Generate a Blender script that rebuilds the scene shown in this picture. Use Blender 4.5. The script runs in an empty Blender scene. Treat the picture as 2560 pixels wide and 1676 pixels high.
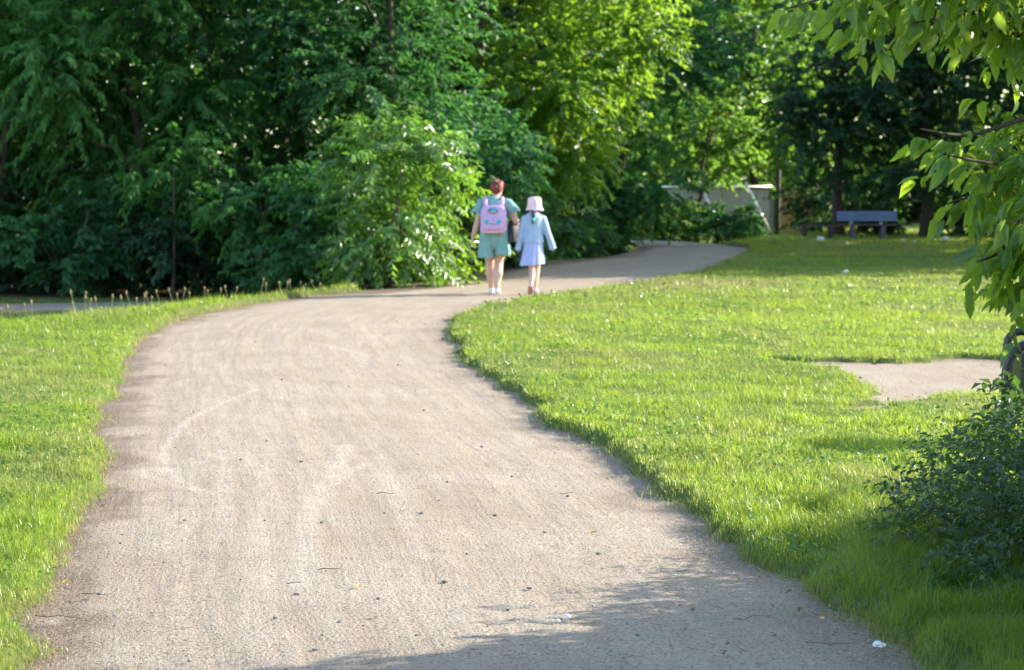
import bpy, bmesh, math, random
import numpy as np
from mathutils import Vector, Matrix

rng = np.random.default_rng(7)
random.seed(7)
SC = bpy.context.scene
COL = SC.collection

# ------------------------------------------------------------------ camera, light, exposure
CAM_H, F = 1.5, 5000.0                       # F: focal length in pixels of the 2560 px wide picture
PITCH = math.atan(358.0 / F)
cam_d = bpy.data.cameras.new('camera')
cam = bpy.data.objects.new('camera', cam_d)
COL.objects.link(cam)
cam.location = (0, 0, CAM_H)
cam.rotation_euler = (math.pi / 2 - PITCH, 0, 0)
cam_d.sensor_width = 36.0
cam_d.lens = F / 2560.0 * 36.0
cam_d.clip_end = 2000
cam_d.dof.use_dof = True
cam_d.dof.focus_distance = 8.0
cam_d.dof.aperture_fstop = 5.6
SC.camera = cam

SUN_AZ, SUN_EL = math.radians(73), math.radians(22)
SUNV = Vector((math.sin(SUN_AZ) * math.cos(SUN_EL), math.cos(SUN_AZ) * math.cos(SUN_EL), math.sin(SUN_EL)))
world = bpy.data.worlds.new('World')
SC.world = world
world.use_nodes = True
wn = world.node_tree
bg = wn.nodes['Background']
sky = wn.nodes.new('ShaderNodeTexSky')
sky.sky_type = 'NISHITA'
sky.sun_disc = False
sky.sun_elevation = SUN_EL
sky.sun_rotation = SUN_AZ
wn.links.new(sky.outputs[0], bg.inputs[0])
bg.inputs[1].default_value = 0.15
sun_d = bpy.data.lights.new('sun', 'SUN')
sun_d.energy = 3.8
sun_d.angle = math.radians(0.53)
sun_d.color = (1.0, 0.90, 0.76)
sun = bpy.data.objects.new('sun', sun_d)
COL.objects.link(sun)
sun.rotation_euler = (-SUNV).to_track_quat('-Z', 'Y').to_euler()
sun.location = (30, 10, 20)

SC.view_settings.view_transform = 'Standard'
SC.view_settings.look = 'None'
SC.view_settings.gamma = 1.0
SC.view_settings.use_curve_mapping = False
SC.view_settings.exposure = 1.74
SC.render.engine = 'CYCLES'
SC.cycles.use_denoising = True
SC.cycles.max_bounces = 8
SC.cycles.transmission_bounces = 6
SC.cycles.sample_clamp_indirect = 4.0

# ------------------------------------------------------------------ helpers
cp, sp = math.cos(PITCH), math.sin(PITCH)


def ray(px, py):
    u, v = (px - 1280.0) / F, (838.0 - py) / F
    return u, cp + v * sp, -sp + v * cp


def on_ground(px, py, z=0.0):
    """ground point seen at a pixel of the 2560 px picture"""
    x, y, w = ray(px, py)
    t = (z - CAM_H) / w
    return (x * t, y * t)


K = 2560.0 / 2380.0


def gp(px, py, z=0.0):
    return on_ground(px * K, py * K, z)


def at_depth(px, py, d):
    x, y, w = ray(px * K, py * K)
    t = d / y
    return np.array([x * t, d, CAM_H + w * t])


def smooth(a, b, x):
    t = np.clip((x - a) / (b - a), 0, 1)
    return t * t * (3 - 2 * t)


def unit(v):
    return v / np.maximum(np.linalg.norm(v, axis=-1, keepdims=True), 1e-9)


_perm = np.random.default_rng(3).random((64, 64))


def vnoise(x, y):
    """smooth 2d value noise in 0..1"""
    xi, yi = np.floor(x).astype(int), np.floor(y).astype(int)
    fx, fy = x - xi, y - yi
    fx, fy = fx * fx * (3 - 2 * fx), fy * fy * (3 - 2 * fy)
    g = lambda i, j: _perm[(xi + i) % 64, (yi + j) % 64]
    return (g(0, 0) * (1 - fx) + g(1, 0) * fx) * (1 - fy) + (g(0, 1) * (1 - fx) + g(1, 1) * fx) * fy


def fbm(x, y, o=3):
    s, a, n = 0, 1, 0
    for k in range(o):
        s = s + a * vnoise(x * 2 ** k + 17 * k, y * 2 ** k + 5 * k)
        n += a
        a *= .5
    return s / n


def tag(o, label=None, cat=None, group=None, kind=None):
    if label: o['label'] = label
    if cat: o['category'] = cat
    if group: o['group'] = group
    if kind: o['kind'] = kind
    return o


def link(o, parent=None):
    COL.objects.link(o)
    if parent is not None:
        o.parent = parent
    return o


def empty(name, loc, label, cat, group=None, rz=0.0):
    o = bpy.data.objects.new(name, None)
    o.location = loc
    o.rotation_euler = (0, 0, rz)
    o.empty_display_size = .2
    link(o)
    return tag(o, label, cat, group)


def raw_mesh(name, verts, tris=None, quads=None, mat=None, attrs=None, smooth_shade=False, loops=None):
    """mesh from numpy arrays; loops = list of (n, k) index arrays of k-gons"""
    me = bpy.data.meshes.new(name)
    verts = np.asarray(verts, dtype=np.float32)
    groups = list(loops or [])
    if tris is not None and len(tris): groups.append(np.asarray(tris))
    if quads is not None and len(quads): groups.append(np.asarray(quads))
    nl = sum(g.size for g in groups)
    npoly = sum(len(g) for g in groups)
    me.vertices.add(len(verts))
    me.vertices.foreach_set('co', verts.ravel())
    me.loops.add(nl)
    me.loops.foreach_set('vertex_index', np.concatenate([g.ravel() for g in groups]).astype(np.int32))
    me.polygons.add(npoly)
    tot = np.concatenate([np.full(len(g), g.shape[1]) for g in groups])
    start = np.concatenate([[0], np.cumsum(tot)[:-1]])
    me.polygons.foreach_set('loop_start', start.astype(np.int32))
    me.polygons.foreach_set('loop_total', tot.astype(np.int32))
    if smooth_shade:
        me.polygons.foreach_set('use_smooth', np.ones(npoly, dtype=bool))
    for k, a in (attrs or {}).items():
        at = me.attributes.new(k, 'FLOAT', 'POINT')
        at.data.foreach_set('value', np.asarray(a, dtype=np.float32))
    me.update(calc_edges=True)
    if mat is not None:
        me.materials.append(mat)
    return me


def mobj(name, me, parent=None, loc=None):
    o = bpy.data.objects.new(name, me)
    if loc is not None: o.location = loc
    return link(o, parent)


class MB:
    """collects quads / tris of simple shapes for ONE mesh"""
    def __init__(s):
        s.v, s.f = [], []

    def add(s, verts, faces):
        n = len(s.v)
        s.v += [tuple(map(float, p)) for p in verts]
        s.f += [tuple(i + n for i in f) for f in faces]
        return s

    def box(s, c, size, rz=0.0, rx=0.0, ry=0.0):
        R = (Matrix.Rotation(rz, 3, 'Z') @ Matrix.Rotation(ry, 3, 'Y') @ Matrix.Rotation(rx, 3, 'X'))
        hx, hy, hz = [q / 2 for q in size]
        vs = [Vector(c) + R @ Vector((x * hx, y * hy, z * hz)) for z in (-1, 1) for x, y in ((-1, -1), (1, -1), (1, 1), (-1, 1))]
        return s.add(vs, [(3, 2, 1, 0), (4, 5, 6, 7), (0, 1, 5, 4), (1, 2, 6, 5), (2, 3, 7, 6), (3, 0, 4, 7)])

    def tube(s, pts, rad, n=8, flat=1.0, caps=True, up=None):
        """tapered tube; rad: number or (ra, rb) per point (ra sideways, rb along 'up' cross)"""
        P = [Vector(p) for p in pts]
        m = len(P)
        if not hasattr(rad, '__len__'): rad = [rad] * m
        base = len(s.v)
        upv = Vector(up) if up is not None else None
        prev = None
        for i in range(m):
            t = (P[min(i + 1, m - 1)] - P[max(i - 1, 0)])
            t.normalize()
            if upv is not None:
                a = upv - t * upv.dot(t)
            elif prev is None:
                a = Vector((1, 0, 0)) if abs(t.x) < .8 else Vector((0, 1, 0))
                a = a - t * a.dot(t)
            else:
                a = prev - t * prev.dot(t)
            a.normalize()
            prev = a
            b = t.cross(a)
            r = rad[i]
            ra, rb = r if hasattr(r, '__len__') else (r, r * flat)
            for k in range(n):
                an = 2 * math.pi * k / n
                s.v.append(tuple(P[i] + a * (ra * math.cos(an)) + b * (rb * math.sin(an))))
        for i in range(m - 1):
            for k in range(n):
                k2 = (k + 1) % n
                s.f.append((base + i * n + k, base + i * n + k2, base + (i + 1) * n + k2, base + (i + 1) * n + k))
        if caps:
            s.f.append(tuple(base + k for k in range(n - 1, -1, -1)))
            s.f.append(tuple(base + (m - 1) * n + k for k in range(n)))
        return s

    def ball(s, c, r, nu=12, nv=8):
        c = Vector(c)
        rx, ry, rz = r if hasattr(r, '__len__') else (r, r, r)
        base = len(s.v)
        s.v.append(tuple(c + Vector((0, 0, -rz))))
        for j in range(1, nv):
            th = -math.pi / 2 + math.pi * j / nv
            for i in range(nu):
                ph = 2 * math.pi * i / nu
                s.v.append(tuple(c + Vector((rx * math.cos(th) * math.cos(ph), ry * math.cos(th) * math.sin(ph), rz * math.sin(th)))))
        s.v.append(tuple(c + Vector((0, 0, rz))))
        top = len(s.v) - 1
        for i in range(nu):
            i2 = (i + 1) % nu
            s.f.append((base, base + 1 + i2, base + 1 + i))
            for j in range(nv - 2):
                a = base + 1 + j * nu
                s.f.append((a + i, a + i2, a + nu + i2, a + nu + i))
            a = base + 1 + (nv - 2) * nu
            s.f.append((a + i, a + i2, top))
        return s

    def mesh(s, name, mat, sm=False):
        me = bpy.data.meshes.new(name)
        me.from_pydata(s.v, [], s.f)
        if sm:
            me.polygons.foreach_set('use_smooth', np.ones(len(me.polygons), dtype=bool))
        me.materials.append(mat)
        me.update()
        return me

    def build(s, name, mat, parent=None, sm=False, loc=None, bevel=0.0):
        o = mobj(name, s.mesh(name, mat, sm), parent, loc)
        if bevel:
            b = o.modifiers.new('bevel', 'BEVEL')
            b.width = bevel
            b.segments = 2
        return o


# ------------------------------------------------------------------ materials
def new_mat(name):
    m = bpy.data.materials.new(name)
    m.use_nodes = True
    nt = m.node_tree
    return m, nt, nt.nodes['Principled BSDF']


def nd(nt, typ, **kw):
    n = nt.nodes.new(typ)
    for k, v in kw.items():
        setattr(n, k, v)
    return n


def ramp(nt, fac, stops):
    r = nd(nt, 'ShaderNodeValToRGB')
    e = r.color_ramp.elements
    while len(e) < len(stops): e.new(.5)
    for q, (p, c) in zip(e, stops):
        q.position = p
        q.color = (*c, 1)
    nt.links.new(fac, r.inputs[0])
    return r.outputs[0]


def noise(nt, scale, detail=3, rough=.55, vec=None, dim=None):
    n = nd(nt, 'ShaderNodeTexNoise')
    n.inputs['Scale'].default_value = scale
    n.inputs['Detail'].default_value = detail
    n.inputs['Roughness'].default_value = rough
    if vec is not None: nt.links.new(vec, n.inputs['Vector'])
    return n.outputs[0]


def mixc(nt, fac, a, b, typ='MIX'):
    m = nd(nt, 'ShaderNodeMix', data_type='RGBA', blend_type=typ)
    for sock, v in ((m.inputs[0], fac), (m.inputs[6], a), (m.inputs[7], b)):
        if hasattr(v, 'is_linked'): nt.links.new(v, sock)
        elif isinstance(v, tuple): sock.default_value = (*v, 1) if len(v) == 3 else v
        else: sock.default_value = v
    return m.outputs[2]


def bump(nt, bsdf, height, strength=.4, dist=.01):
    b = nd(nt, 'ShaderNodeBump')
    b.inputs['Strength'].default_value = strength
    b.inputs['Distance'].default_value = dist
    nt.links.new(height, b.inputs['Height'])
    nt.links.new(b.outputs[0], bsdf.inputs['Normal'])


def attr(nt, name):
    a = nd(nt, 'ShaderNodeAttribute', attribute_name=name)
    return a.outputs['Fac']


def obj_co(nt):
    return nd(nt, 'ShaderNodeTexCoord').outputs['Object']


def simple(name, c, rough=.6, spec=.4, var=.12, scale=30, metal=0.0, bumps=0.0):
    m, nt, b = new_mat(name)
    n = noise(nt, scale, 4, .6, obj_co(nt))
    lo, hi = tuple(q * (1 - var) for q in c), tuple(min(1, q * (1 + var)) for q in c)
    nt.links.new(ramp(nt, n, [(.3, lo), (.7, hi)]), b.inputs['Base Color'])
    b.inputs['Roughness'].default_value = rough
    b.inputs['Specular IOR Level'].default_value = spec
    b.inputs['Metallic'].default_value = metal
    if bumps: bump(nt, b, n, bumps, .01)
    return m


def leaf_mat(name, dark, light, trans, amount=.42, rough=.38, spec=.5):
    """leaf: glossy face + light shining through; attribute 'tint' varies the green"""
    m, nt, b = new_mat(name)
    t = attr(nt, 'tint')
    c = mixc(nt, t, dark, light)
    nt.links.new(c, b.inputs['Base Color'])
    b.inputs['Roughness'].default_value = rough
    b.inputs['Specular IOR Level'].default_value = spec
    tr = nd(nt, 'ShaderNodeBsdfTranslucent')
    nt.links.new(mixc(nt, t, tuple(q * .7 for q in trans), trans), tr.inputs[0])
    mx = nd(nt, 'ShaderNodeMixShader')
    mx.inputs[0].default_value = amount
    nt.links.new(b.outputs[0], mx.inputs[1])
    nt.links.new(tr.outputs[0], mx.inputs[2])
    nt.links.new(mx.outputs[0], nt.nodes['Material Output'].inputs[0])
    return m


M = {}
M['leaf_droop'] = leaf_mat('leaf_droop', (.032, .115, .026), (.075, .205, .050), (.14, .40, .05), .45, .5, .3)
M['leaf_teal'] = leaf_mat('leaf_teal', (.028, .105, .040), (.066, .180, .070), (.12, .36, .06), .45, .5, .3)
M['leaf_fresh'] = leaf_mat('leaf_fresh', (.050, .135, .022), (.105, .225, .034), (.42, .70, .05), .5, .34)
M['leaf_shrub'] = leaf_mat('leaf_shrub', (.042, .120, .024), (.085, .200, .040), (.27, .54, .05), .42, .30, .8)
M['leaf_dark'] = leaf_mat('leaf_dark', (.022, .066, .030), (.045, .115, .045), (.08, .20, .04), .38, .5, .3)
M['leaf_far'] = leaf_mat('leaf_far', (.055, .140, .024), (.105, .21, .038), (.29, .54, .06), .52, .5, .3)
M['leaf_near'] = leaf_mat('leaf_near', (.024, .078, .013), (.056, .145, .020), (.50, .76, .045), .44, .36)
M['leaf_weed'] = leaf_mat('leaf_weed', (.045, .130, .028), (.10, .22, .045), (.22, .42, .05), .4, .32, .6)
M['leaf_bramble'] = leaf_mat('leaf_bramble', (.028, .070, .024), (.060, .120, .040), (.12, .24, .03), .38)
def grass_mat():
    m = leaf_mat('grass', (.080, .180, .020), (.165, .280, .046), (.48, .64, .05), .5, .34, .5)
    nt = m.node_tree
    for l in [l for l in nt.links if l.from_node.type == 'MIX']:
        src, dst = l.from_socket, l.to_socket
        nt.links.new(mixc(nt, attr(nt, 'dry'), src, (.36, .31, .15)), dst)
    return m


M['grass'] = grass_mat()
M['grass_dry'] = simple('grass_dry', (.22, .165, .085), .8)
M['bark'] = simple('bark', (.075, .06, .045), .9, .2, .35, 18, bumps=.6)
M['twig_brown'] = simple('twig_brown', (.16, .11, .075), .85, .2, .3, 40)
M['twig_green'] = simple('twig_green', (.10, .12, .035), .7, .3, .2, 40)
M['stone'] = simple('stone', (.16, .15, .15), .85, .3, .3, 60)
M['stone_pale'] = simple('stone_pale', (.36, .315, .26), .85, .3, .2, 60)
M['paper'] = simple('paper', (.74, .75, .77), .7, .3, .06, 12)
M['leaf_yellow'] = simple('leaf_yellow', (.55, .34, .05), .6, .3, .3, 60)
M['leaf_brown'] = simple('leaf_brown', (.17, .09, .05), .7, .3, .3, 60)
M['crumb'] = simple('crumb', (.17, .11, .07), .85, .2, .5, 25)
M['bench_blue'] = simple('bench_blue', (.15, .21, .36), .5, .4, .15, 20)
M['bench_brown'] = simple('bench_brown', (.11, .085, .085), .7, .3, .2, 14)
M['bench_grey'] = simple('bench_grey', (.13, .13, .15), .85, .3, .15, 25)
M['concrete'] = simple('concrete', (.36, .36, .36), .85, .3, .15, 25)
M['black_metal'] = simple('black_metal', (.022, .024, .028), .38, .5, .3, 14)
M['fence_wood'] = simple('fence_wood', (.52, .48, .50), .8, .3, .18, 9)
M['fence_tan'] = simple('fence_tan', (.50, .33, .16), .75, .3, .18, 9)
M['metal_bright'] = simple('metal_bright', (.72, .73, .74), .28, .6, .08, 10, .85)
M['post_dark'] = simple('post_dark', (.07, .06, .055), .85, .3, .3, 12)
M['skin'] = simple('skin', (.60, .38, .28), .5, .4, .05, 14)
M['skin_girl'] = simple('skin_girl', (.62, .42, .33), .5, .4, .05, 14)
M['hair_red'] = simple('hair_red', (.17, .024, .014), .5, .5, .5, 50)
M['hair_dark'] = simple('hair_dark', (.018, .012, .012), .45, .5, .4, 60)
M['sage'] = simple('sage', (.20, .37, .36), .85, .2, .12, 14, bumps=.9)
M['lilac'] = simple('lilac', (.58, .38, .64), .7, .3, .10, 14, bumps=.9)
M['salmon'] = simple('salmon', (.66, .36, .42), .6, .3, .06, 18)
M['turquoise'] = simple('turquoise', (.03, .42, .52), .5, .4, .08, 30)
M['navy'] = simple('navy', (.06, .09, .15), .5, .4, .2, 30)
M['bag_black'] = simple('bag_black', (.035, .033, .036), .5, .4, .25, 20)
M['bag_tan'] = simple('bag_tan', (.42, .30, .20), .6, .4, .1, 30)
M['pink'] = simple('pink', (.80, .58, .66), .8, .2, .05, 14)
M['denim'] = simple('denim', (.36, .48, .68), .85, .2, .10, 22, bumps=.9)
M['lavender'] = simple('lavender', (.38, .43, .76), .85, .2, .12, 45)
M['green_tie'] = simple('green_tie', (.05, .62, .36), .6, .3, .1, 30)
M['shoe_white'] = simple('shoe_white', (.74, .74, .72), .6, .4, .06, 20)
M['shoe_pink'] = simple('shoe_pink', (.74, .52, .52), .6, .4, .06, 20)
M['sole'] = simple('sole', (.34, .20, .15), .7, .3, .15, 30)

# ------------------------------------------------------------------ plan of the ground
PAIRS = [((100, 1558), (2120, 1558)), ((118, 1400), (1880, 1400)), ((160, 1290), (1700, 1290)), ((200, 1180), (1580, 1190)),
         ((222, 1090), (1440, 1090)), ((232, 1000), (1290, 1000)), ((262, 900), (1155, 890)), ((300, 830), (1075, 830)),
         ((340, 782), (1040, 775)), ((400, 745), (1050, 745)), ((540, 715), (1120, 716)), ((690, 690), (1240, 694)),
         ((880, 672), (1370, 675)), ((1040, 655), (1500, 655)), ((1130, 625), (1610, 638)), ((1300, 605), (1700, 605)),
         ((1440, 594), (1735, 588)), ((1496, 580), (1742, 580)), ((1500, 571), (1715, 572)), ((1490, 565.5), (1640, 564.5)),
         ((1470, 562.5), (1540, 558.5)), ((1380, 561), (1400, 556.5)), ((1200, 561), (1200, 556.5))]
LP = np.array([(-.55, .8), (-1.05, 3.6)] + [gp(*a) for a, b in PAIRS])
RP = np.array([(2.3, .8), (1.75, 3.6)] + [gp(*b) for a, b in PAIRS])


def resample(A, n):
    """smooth polyline through control points (centripetal Catmull-Rom), evenly in parameter"""
    m = len(A)
    t = np.linspace(0, m - 1, n)
    i = np.clip(t.astype(int), 0, m - 2)
    f = (t - i)[:, None]
    p0, p1, p2, p3 = A[np.maximum(i - 1, 0)], A[i], A[i + 1], A[np.minimum(i + 2, m - 1)]
    a, b = (p2 - p0) * .5 * .8, (p3 - p1) * .5 * .8
    return (2 * f ** 3 - 3 * f ** 2 + 1) * p1 + (f ** 3 - 2 * f ** 2 + f) * a + (-2 * f ** 3 + 3 * f ** 2) * p2 + (f ** 3 - f ** 2) * b


RP[:, 0] += np.interp(RP[:, 1], [0, 6.3, 8.2, 11, 16, 30], [.13, .13, .08, .06, .02, 0])
LP[:, 0] -= np.interp(LP[:, 1], [0, 6.3, 8.2, 11], [.08, .08, .04, 0])
LS, RS = resample(LP, 260), resample(RP, 260)
PATH_POLY = np.vstack([LS, RS[::-1]])
SIDE_C = np.array([(-26, 25.5), (-14, 31.0), (-9.0, 33.2), (-6.0, 34.2), (-3.6, 34.0), (-1.6, 32.6), (-.8, 31.0)], float)
SIDE_S = resample(SIDE_C, 60)
_t = unit(np.gradient(SIDE_S, axis=0))
_n = np.stack([-_t[:, 1], _t[:, 0]], 1)
SIDE_L, SIDE_R = SIDE_S + _n * 1.5, SIDE_S - _n * 1.5
SIDE_POLY = np.vstack([SIDE_L, SIDE_R[::-1]])
DIRT_POLY = resample(np.array([gp(*p) for p in [(1850, 846), (2010, 846), (2120, 845), (2240, 836), (2330, 844), (2480, 856), (2700, 905), (2600, 960), (2330, 925),
                                              (2200, 938), (2080, 955), (1990, 955), (1970, 938), (2015, 908), (1975, 884), (1900, 866), (1850, 846)]]), 90)


def sdist(P, poly):
    """signed distance to a polygon, negative inside"""
    P = np.asarray(P)
    out = np.empty(len(P))
    A, B = poly, np.roll(poly, -1, 0)
    AB = B - A
    L2 = np.maximum((AB ** 2).sum(1), 1e-12)
    for s in range(0, len(P), 20000):
        Q = P[s:s + 20000]
        d2 = np.full(len(Q), 1e18)
        ins = np.zeros(len(Q), bool)
        for a, b, ab, l2 in zip(A, B, AB, L2):
            w = Q - a
            h = np.clip((w @ ab) / l2, 0, 1)
            e = w - h[:, None] * ab
            d2 = np.minimum(d2, (e ** 2).sum(1))
            c = (a[1] > Q[:, 1]) != (b[1] > Q[:, 1])
            if c.any():
                xi = a[0] + (Q[:, 1] - a[1]) / ((b[1] - a[1]) or 1e-9) * ab[0]
                ins ^= c & (Q[:, 0] < xi)
        out[s:s + 20000] = np.where(ins, -1, 1) * np.sqrt(d2)
    return out


PP, SPo, DP = PATH_POLY[::2], SIDE_POLY[::2], DIRT_POLY[::2]
CR_A, CR_N = np.array([-5.4, 21.0]), np.array([-7.3, 2.4]) / 7.684


def dip(x, y):
    """the ground falls away to the left of the verge crest"""
    w = (x - CR_A[0]) * CR_N[0] + (y - CR_A[1]) * CR_N[1]
    return -.45 * smooth(.1, 1.8, w) * smooth(11, 16, y), w


def edge_j(x, y):
    """how far the ragged turf edge creeps over the path or falls short of it"""
    return (fbm(x * 1.7, y * 1.7, 2) - .5) * .22 + (fbm(x * 7, y * 7 + 3, 2) - .5) * .13 - .02


def lump(x, y):
    return (fbm(x * .9 + 3, y * .9, 2) - .5) * .05 + (fbm(x * .16, y * .16 + 8, 2) - .5) * .10


def ground_z(x, y, s_all=None):
    d, w = dip(x, y)
    crest = .05 * np.exp(-((w + .4) / .8) ** 2) * smooth(11, 16, y)
    z = d + crest
    if s_all is None:
        P = np.stack([x, y], 1)
        ej = edge_j(x, y)
        s_all = np.minimum(np.minimum(sdist(P, PP), sdist(P, SPo)) - ej, sdist(P, DP) + .03 - 2.4 * ej)
    near = smooth(-.05, .09, s_all)
    return z + near * (.045 + lump(x, y) * smooth(0, 1.2, s_all)) - (1 - near) * .11, s_all


def axis(lo, hi, fine, flo, fhi, grow=1.09):
    a = list(np.arange(flo, fhi, fine))
    st, v = fine, fhi
    while v < hi:
        a.append(v)
        st *= grow
        v += st
    a.append(hi)
    st, v = fine, flo - fine
    b = []
    while v > lo:
        b.append(v)
        st *= grow
        v -= st
    b.append(lo)
    return np.array(b[::-1] + a)


def grid_mesh(name, X, Y, Z, mat, attrs=None):
    ny, nx = X.shape
    idx = np.arange(nx * ny).reshape(ny, nx)
    q = np.stack([idx[:-1, :-1], idx[:-1, 1:], idx[1:, 1:], idx[1:, :-1]], -1).reshape(-1, 4)
    return raw_mesh(name, np.stack([X.ravel(), Y.ravel(), Z.ravel()], 1), quads=q, mat=mat, attrs=attrs, smooth_shade=True)


# wood floor: bare dark soil under the trees left of the path
WOOD = np.array([(-3.6, 32.9), (-2.2, 31.4), (-1.0, 32.2), (-1.2, 34.5), (-1.0, 38), (-.6, 43), (.4, 48), (1.3, 54), (1.5, 60), (1, 75), (0, 140), (-120, 140), (-120, 37), (-9, 36.0), (-5, 36.2)], float)

gm, nt, b = new_mat('ground_soil')
co = obj_co(nt)
n1, n2 = noise(nt, 9, 5, .6, co), noise(nt, .8, 3, .5, co)
gr = ramp(nt, n1, [(.3, (.060, .105, .018)), (.7, (.110, .155, .030))])
gr = mixc(nt, ramp(nt, n2, [(.45, (0, 0, 0)), (.75, (.5, .5, .5))]), gr, (.16, .14, .06))
so = ramp(nt, n1, [(.3, (.05, .036, .024)), (.7, (.12, .085, .055))])
nt.links.new(mixc(nt, attr(nt, 'soil'), gr, so), b.inputs['Base Color'])
b.inputs['Roughness'].default_value = .95
b.inputs['Specular IOR Level'].default_value = .15
bump(nt, b, n1, .8, .03)
xs, ys = axis(-500, 500, .085, -4.5, 4.5, 1.08), np.concatenate([axis(-120, 70, .085, 4.5, 14, 1.009), 70 + np.cumsum(.6 * 1.22 ** np.arange(27))])
GX, GY = np.meshgrid(xs, ys)
gz, gs = ground_z(GX.ravel(), GY.ravel())
wd = sdist(np.stack([GX.ravel(), GY.ravel()], 1), WOOD)
soil = np.maximum(1 - smooth(-.4, .5, wd), .7 * (1 - smooth(-.02, .03 + .10 * fbm(GX.ravel() * 3, GY.ravel() * 3), gs)))
ground = mobj('ground', grid_mesh('ground', GX, GY, gz.reshape(GX.shape), gm, {'soil': soil}))
tag(ground, kind='structure')

# ------------------------------------------------------------------ paths
def path_mat():
    m, nt, b = new_mat('path_gravel')
    co = obj_co(nt)
    uv = nd(nt, 'ShaderNodeCombineXYZ')
    nt.links.new(attr(nt, 'across'), uv.inputs[0])
    nt.links.new(attr(nt, 'along'), uv.inputs[1])
    mp = nd(nt, 'ShaderNodeMapping')
    mp.inputs['Scale'].default_value = (11, .7, 1)
    nt.links.new(uv.outputs[0], mp.inputs[0])
    streak = noise(nt, 1.0, 5, .62, mp.outputs[0])
    patch = noise(nt, .9, 4, .6, co)
    grit = noise(nt, 75, 3, .7, co)
    fine = noise(nt, 210, 2, .6, co)
    c = ramp(nt, streak, [(.32, (.360, .285, .208)), (.5, (.425, .356, .272)), (.68, (.475, .415, .330))])
    c = mixc(nt, .55, c, ramp(nt, patch, [(.35, (.35, .280, .205)), (.65, (.440, .378, .292))]))
    trk = nd(nt, 'ShaderNodeMath', operation='MULTIPLY')
    nt.links.new(attr(nt, 'track'), trk.inputs[0])
    nt.links.new(ramp(nt, noise(nt, 22, 3, .7, co), [(.30, (.42, .42, .42)), (.62, (1.15, 1.15, 1.15))]), trk.inputs[1])
    c = mixc(nt, trk.outputs[0], c, (.53, .47, .39))
    c = mixc(nt, attr(nt, 'rim'), c, (.20, .145, .10))
    c = mixc(nt, .95, c, ramp(nt, grit, [(.34, (.22, .20, .18)), (.45, (.85, .84, .83)), (.62, (1, 1, 1)), (.75, (1.12, 1.1, 1.08))]), 'MULTIPLY')
    c = mixc(nt, .5, c, ramp(nt, fine, [(.3, (.55, .53, .5)), (.5, (1, 1, 1)), (.7, (1.15, 1.15, 1.15))]), 'MULTIPLY')
    nt.links.new(c, b.inputs['Base Color'])
    b.inputs['Roughness'].default_value = .93
    b.inputs['Specular IOR Level'].default_value = .2
    h = nd(nt, 'ShaderNodeMath', operation='ADD')
    nt.links.new(grit, h.inputs[0])
    nt.links.new(streak, h.inputs[1])
    bump(nt, b, h.outputs[0], .75, .012)
    return m


M['path'] = path_mat()


# wheel tracks and scuffs: pale dust along these lines (pixels of the 2380 px view, width m, strength)
TRACKS = [([(600, 905), (520, 935), (440, 975), (395, 1020), (385, 1060), (410, 1105), (470, 1140)], .022, .9),
          ([(805, 1035), (790, 1080), (755, 1130), (720, 1200), (705, 1280), (700, 1360)], .045, .8),
          ([(850, 1080), (800, 1100), (765, 1130)], .035, .7), ([(765, 1130), (770, 1180), (780, 1220)], .018, .6),
          ([(230, 1060), (290, 1035), (330, 1015)], .03, .6), ([(320, 1090), (400, 1120), (500, 1150)], .025, .5),
          ([(520, 900), (515, 980), (525, 1100), (520, 1250)], .03, .35), ([(1180, 1000), (1260, 1030), (1330, 1060)], .03, .4),
          ([(870, 980), (885, 1050), (930, 1160), (985, 1300)], .03, .4), ([(740, 800), (830, 820), (850, 850)], .05, .5),
          ([(640, 950), (620, 1100), (600, 1300), (585, 1500)], .05, .3)]


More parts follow.
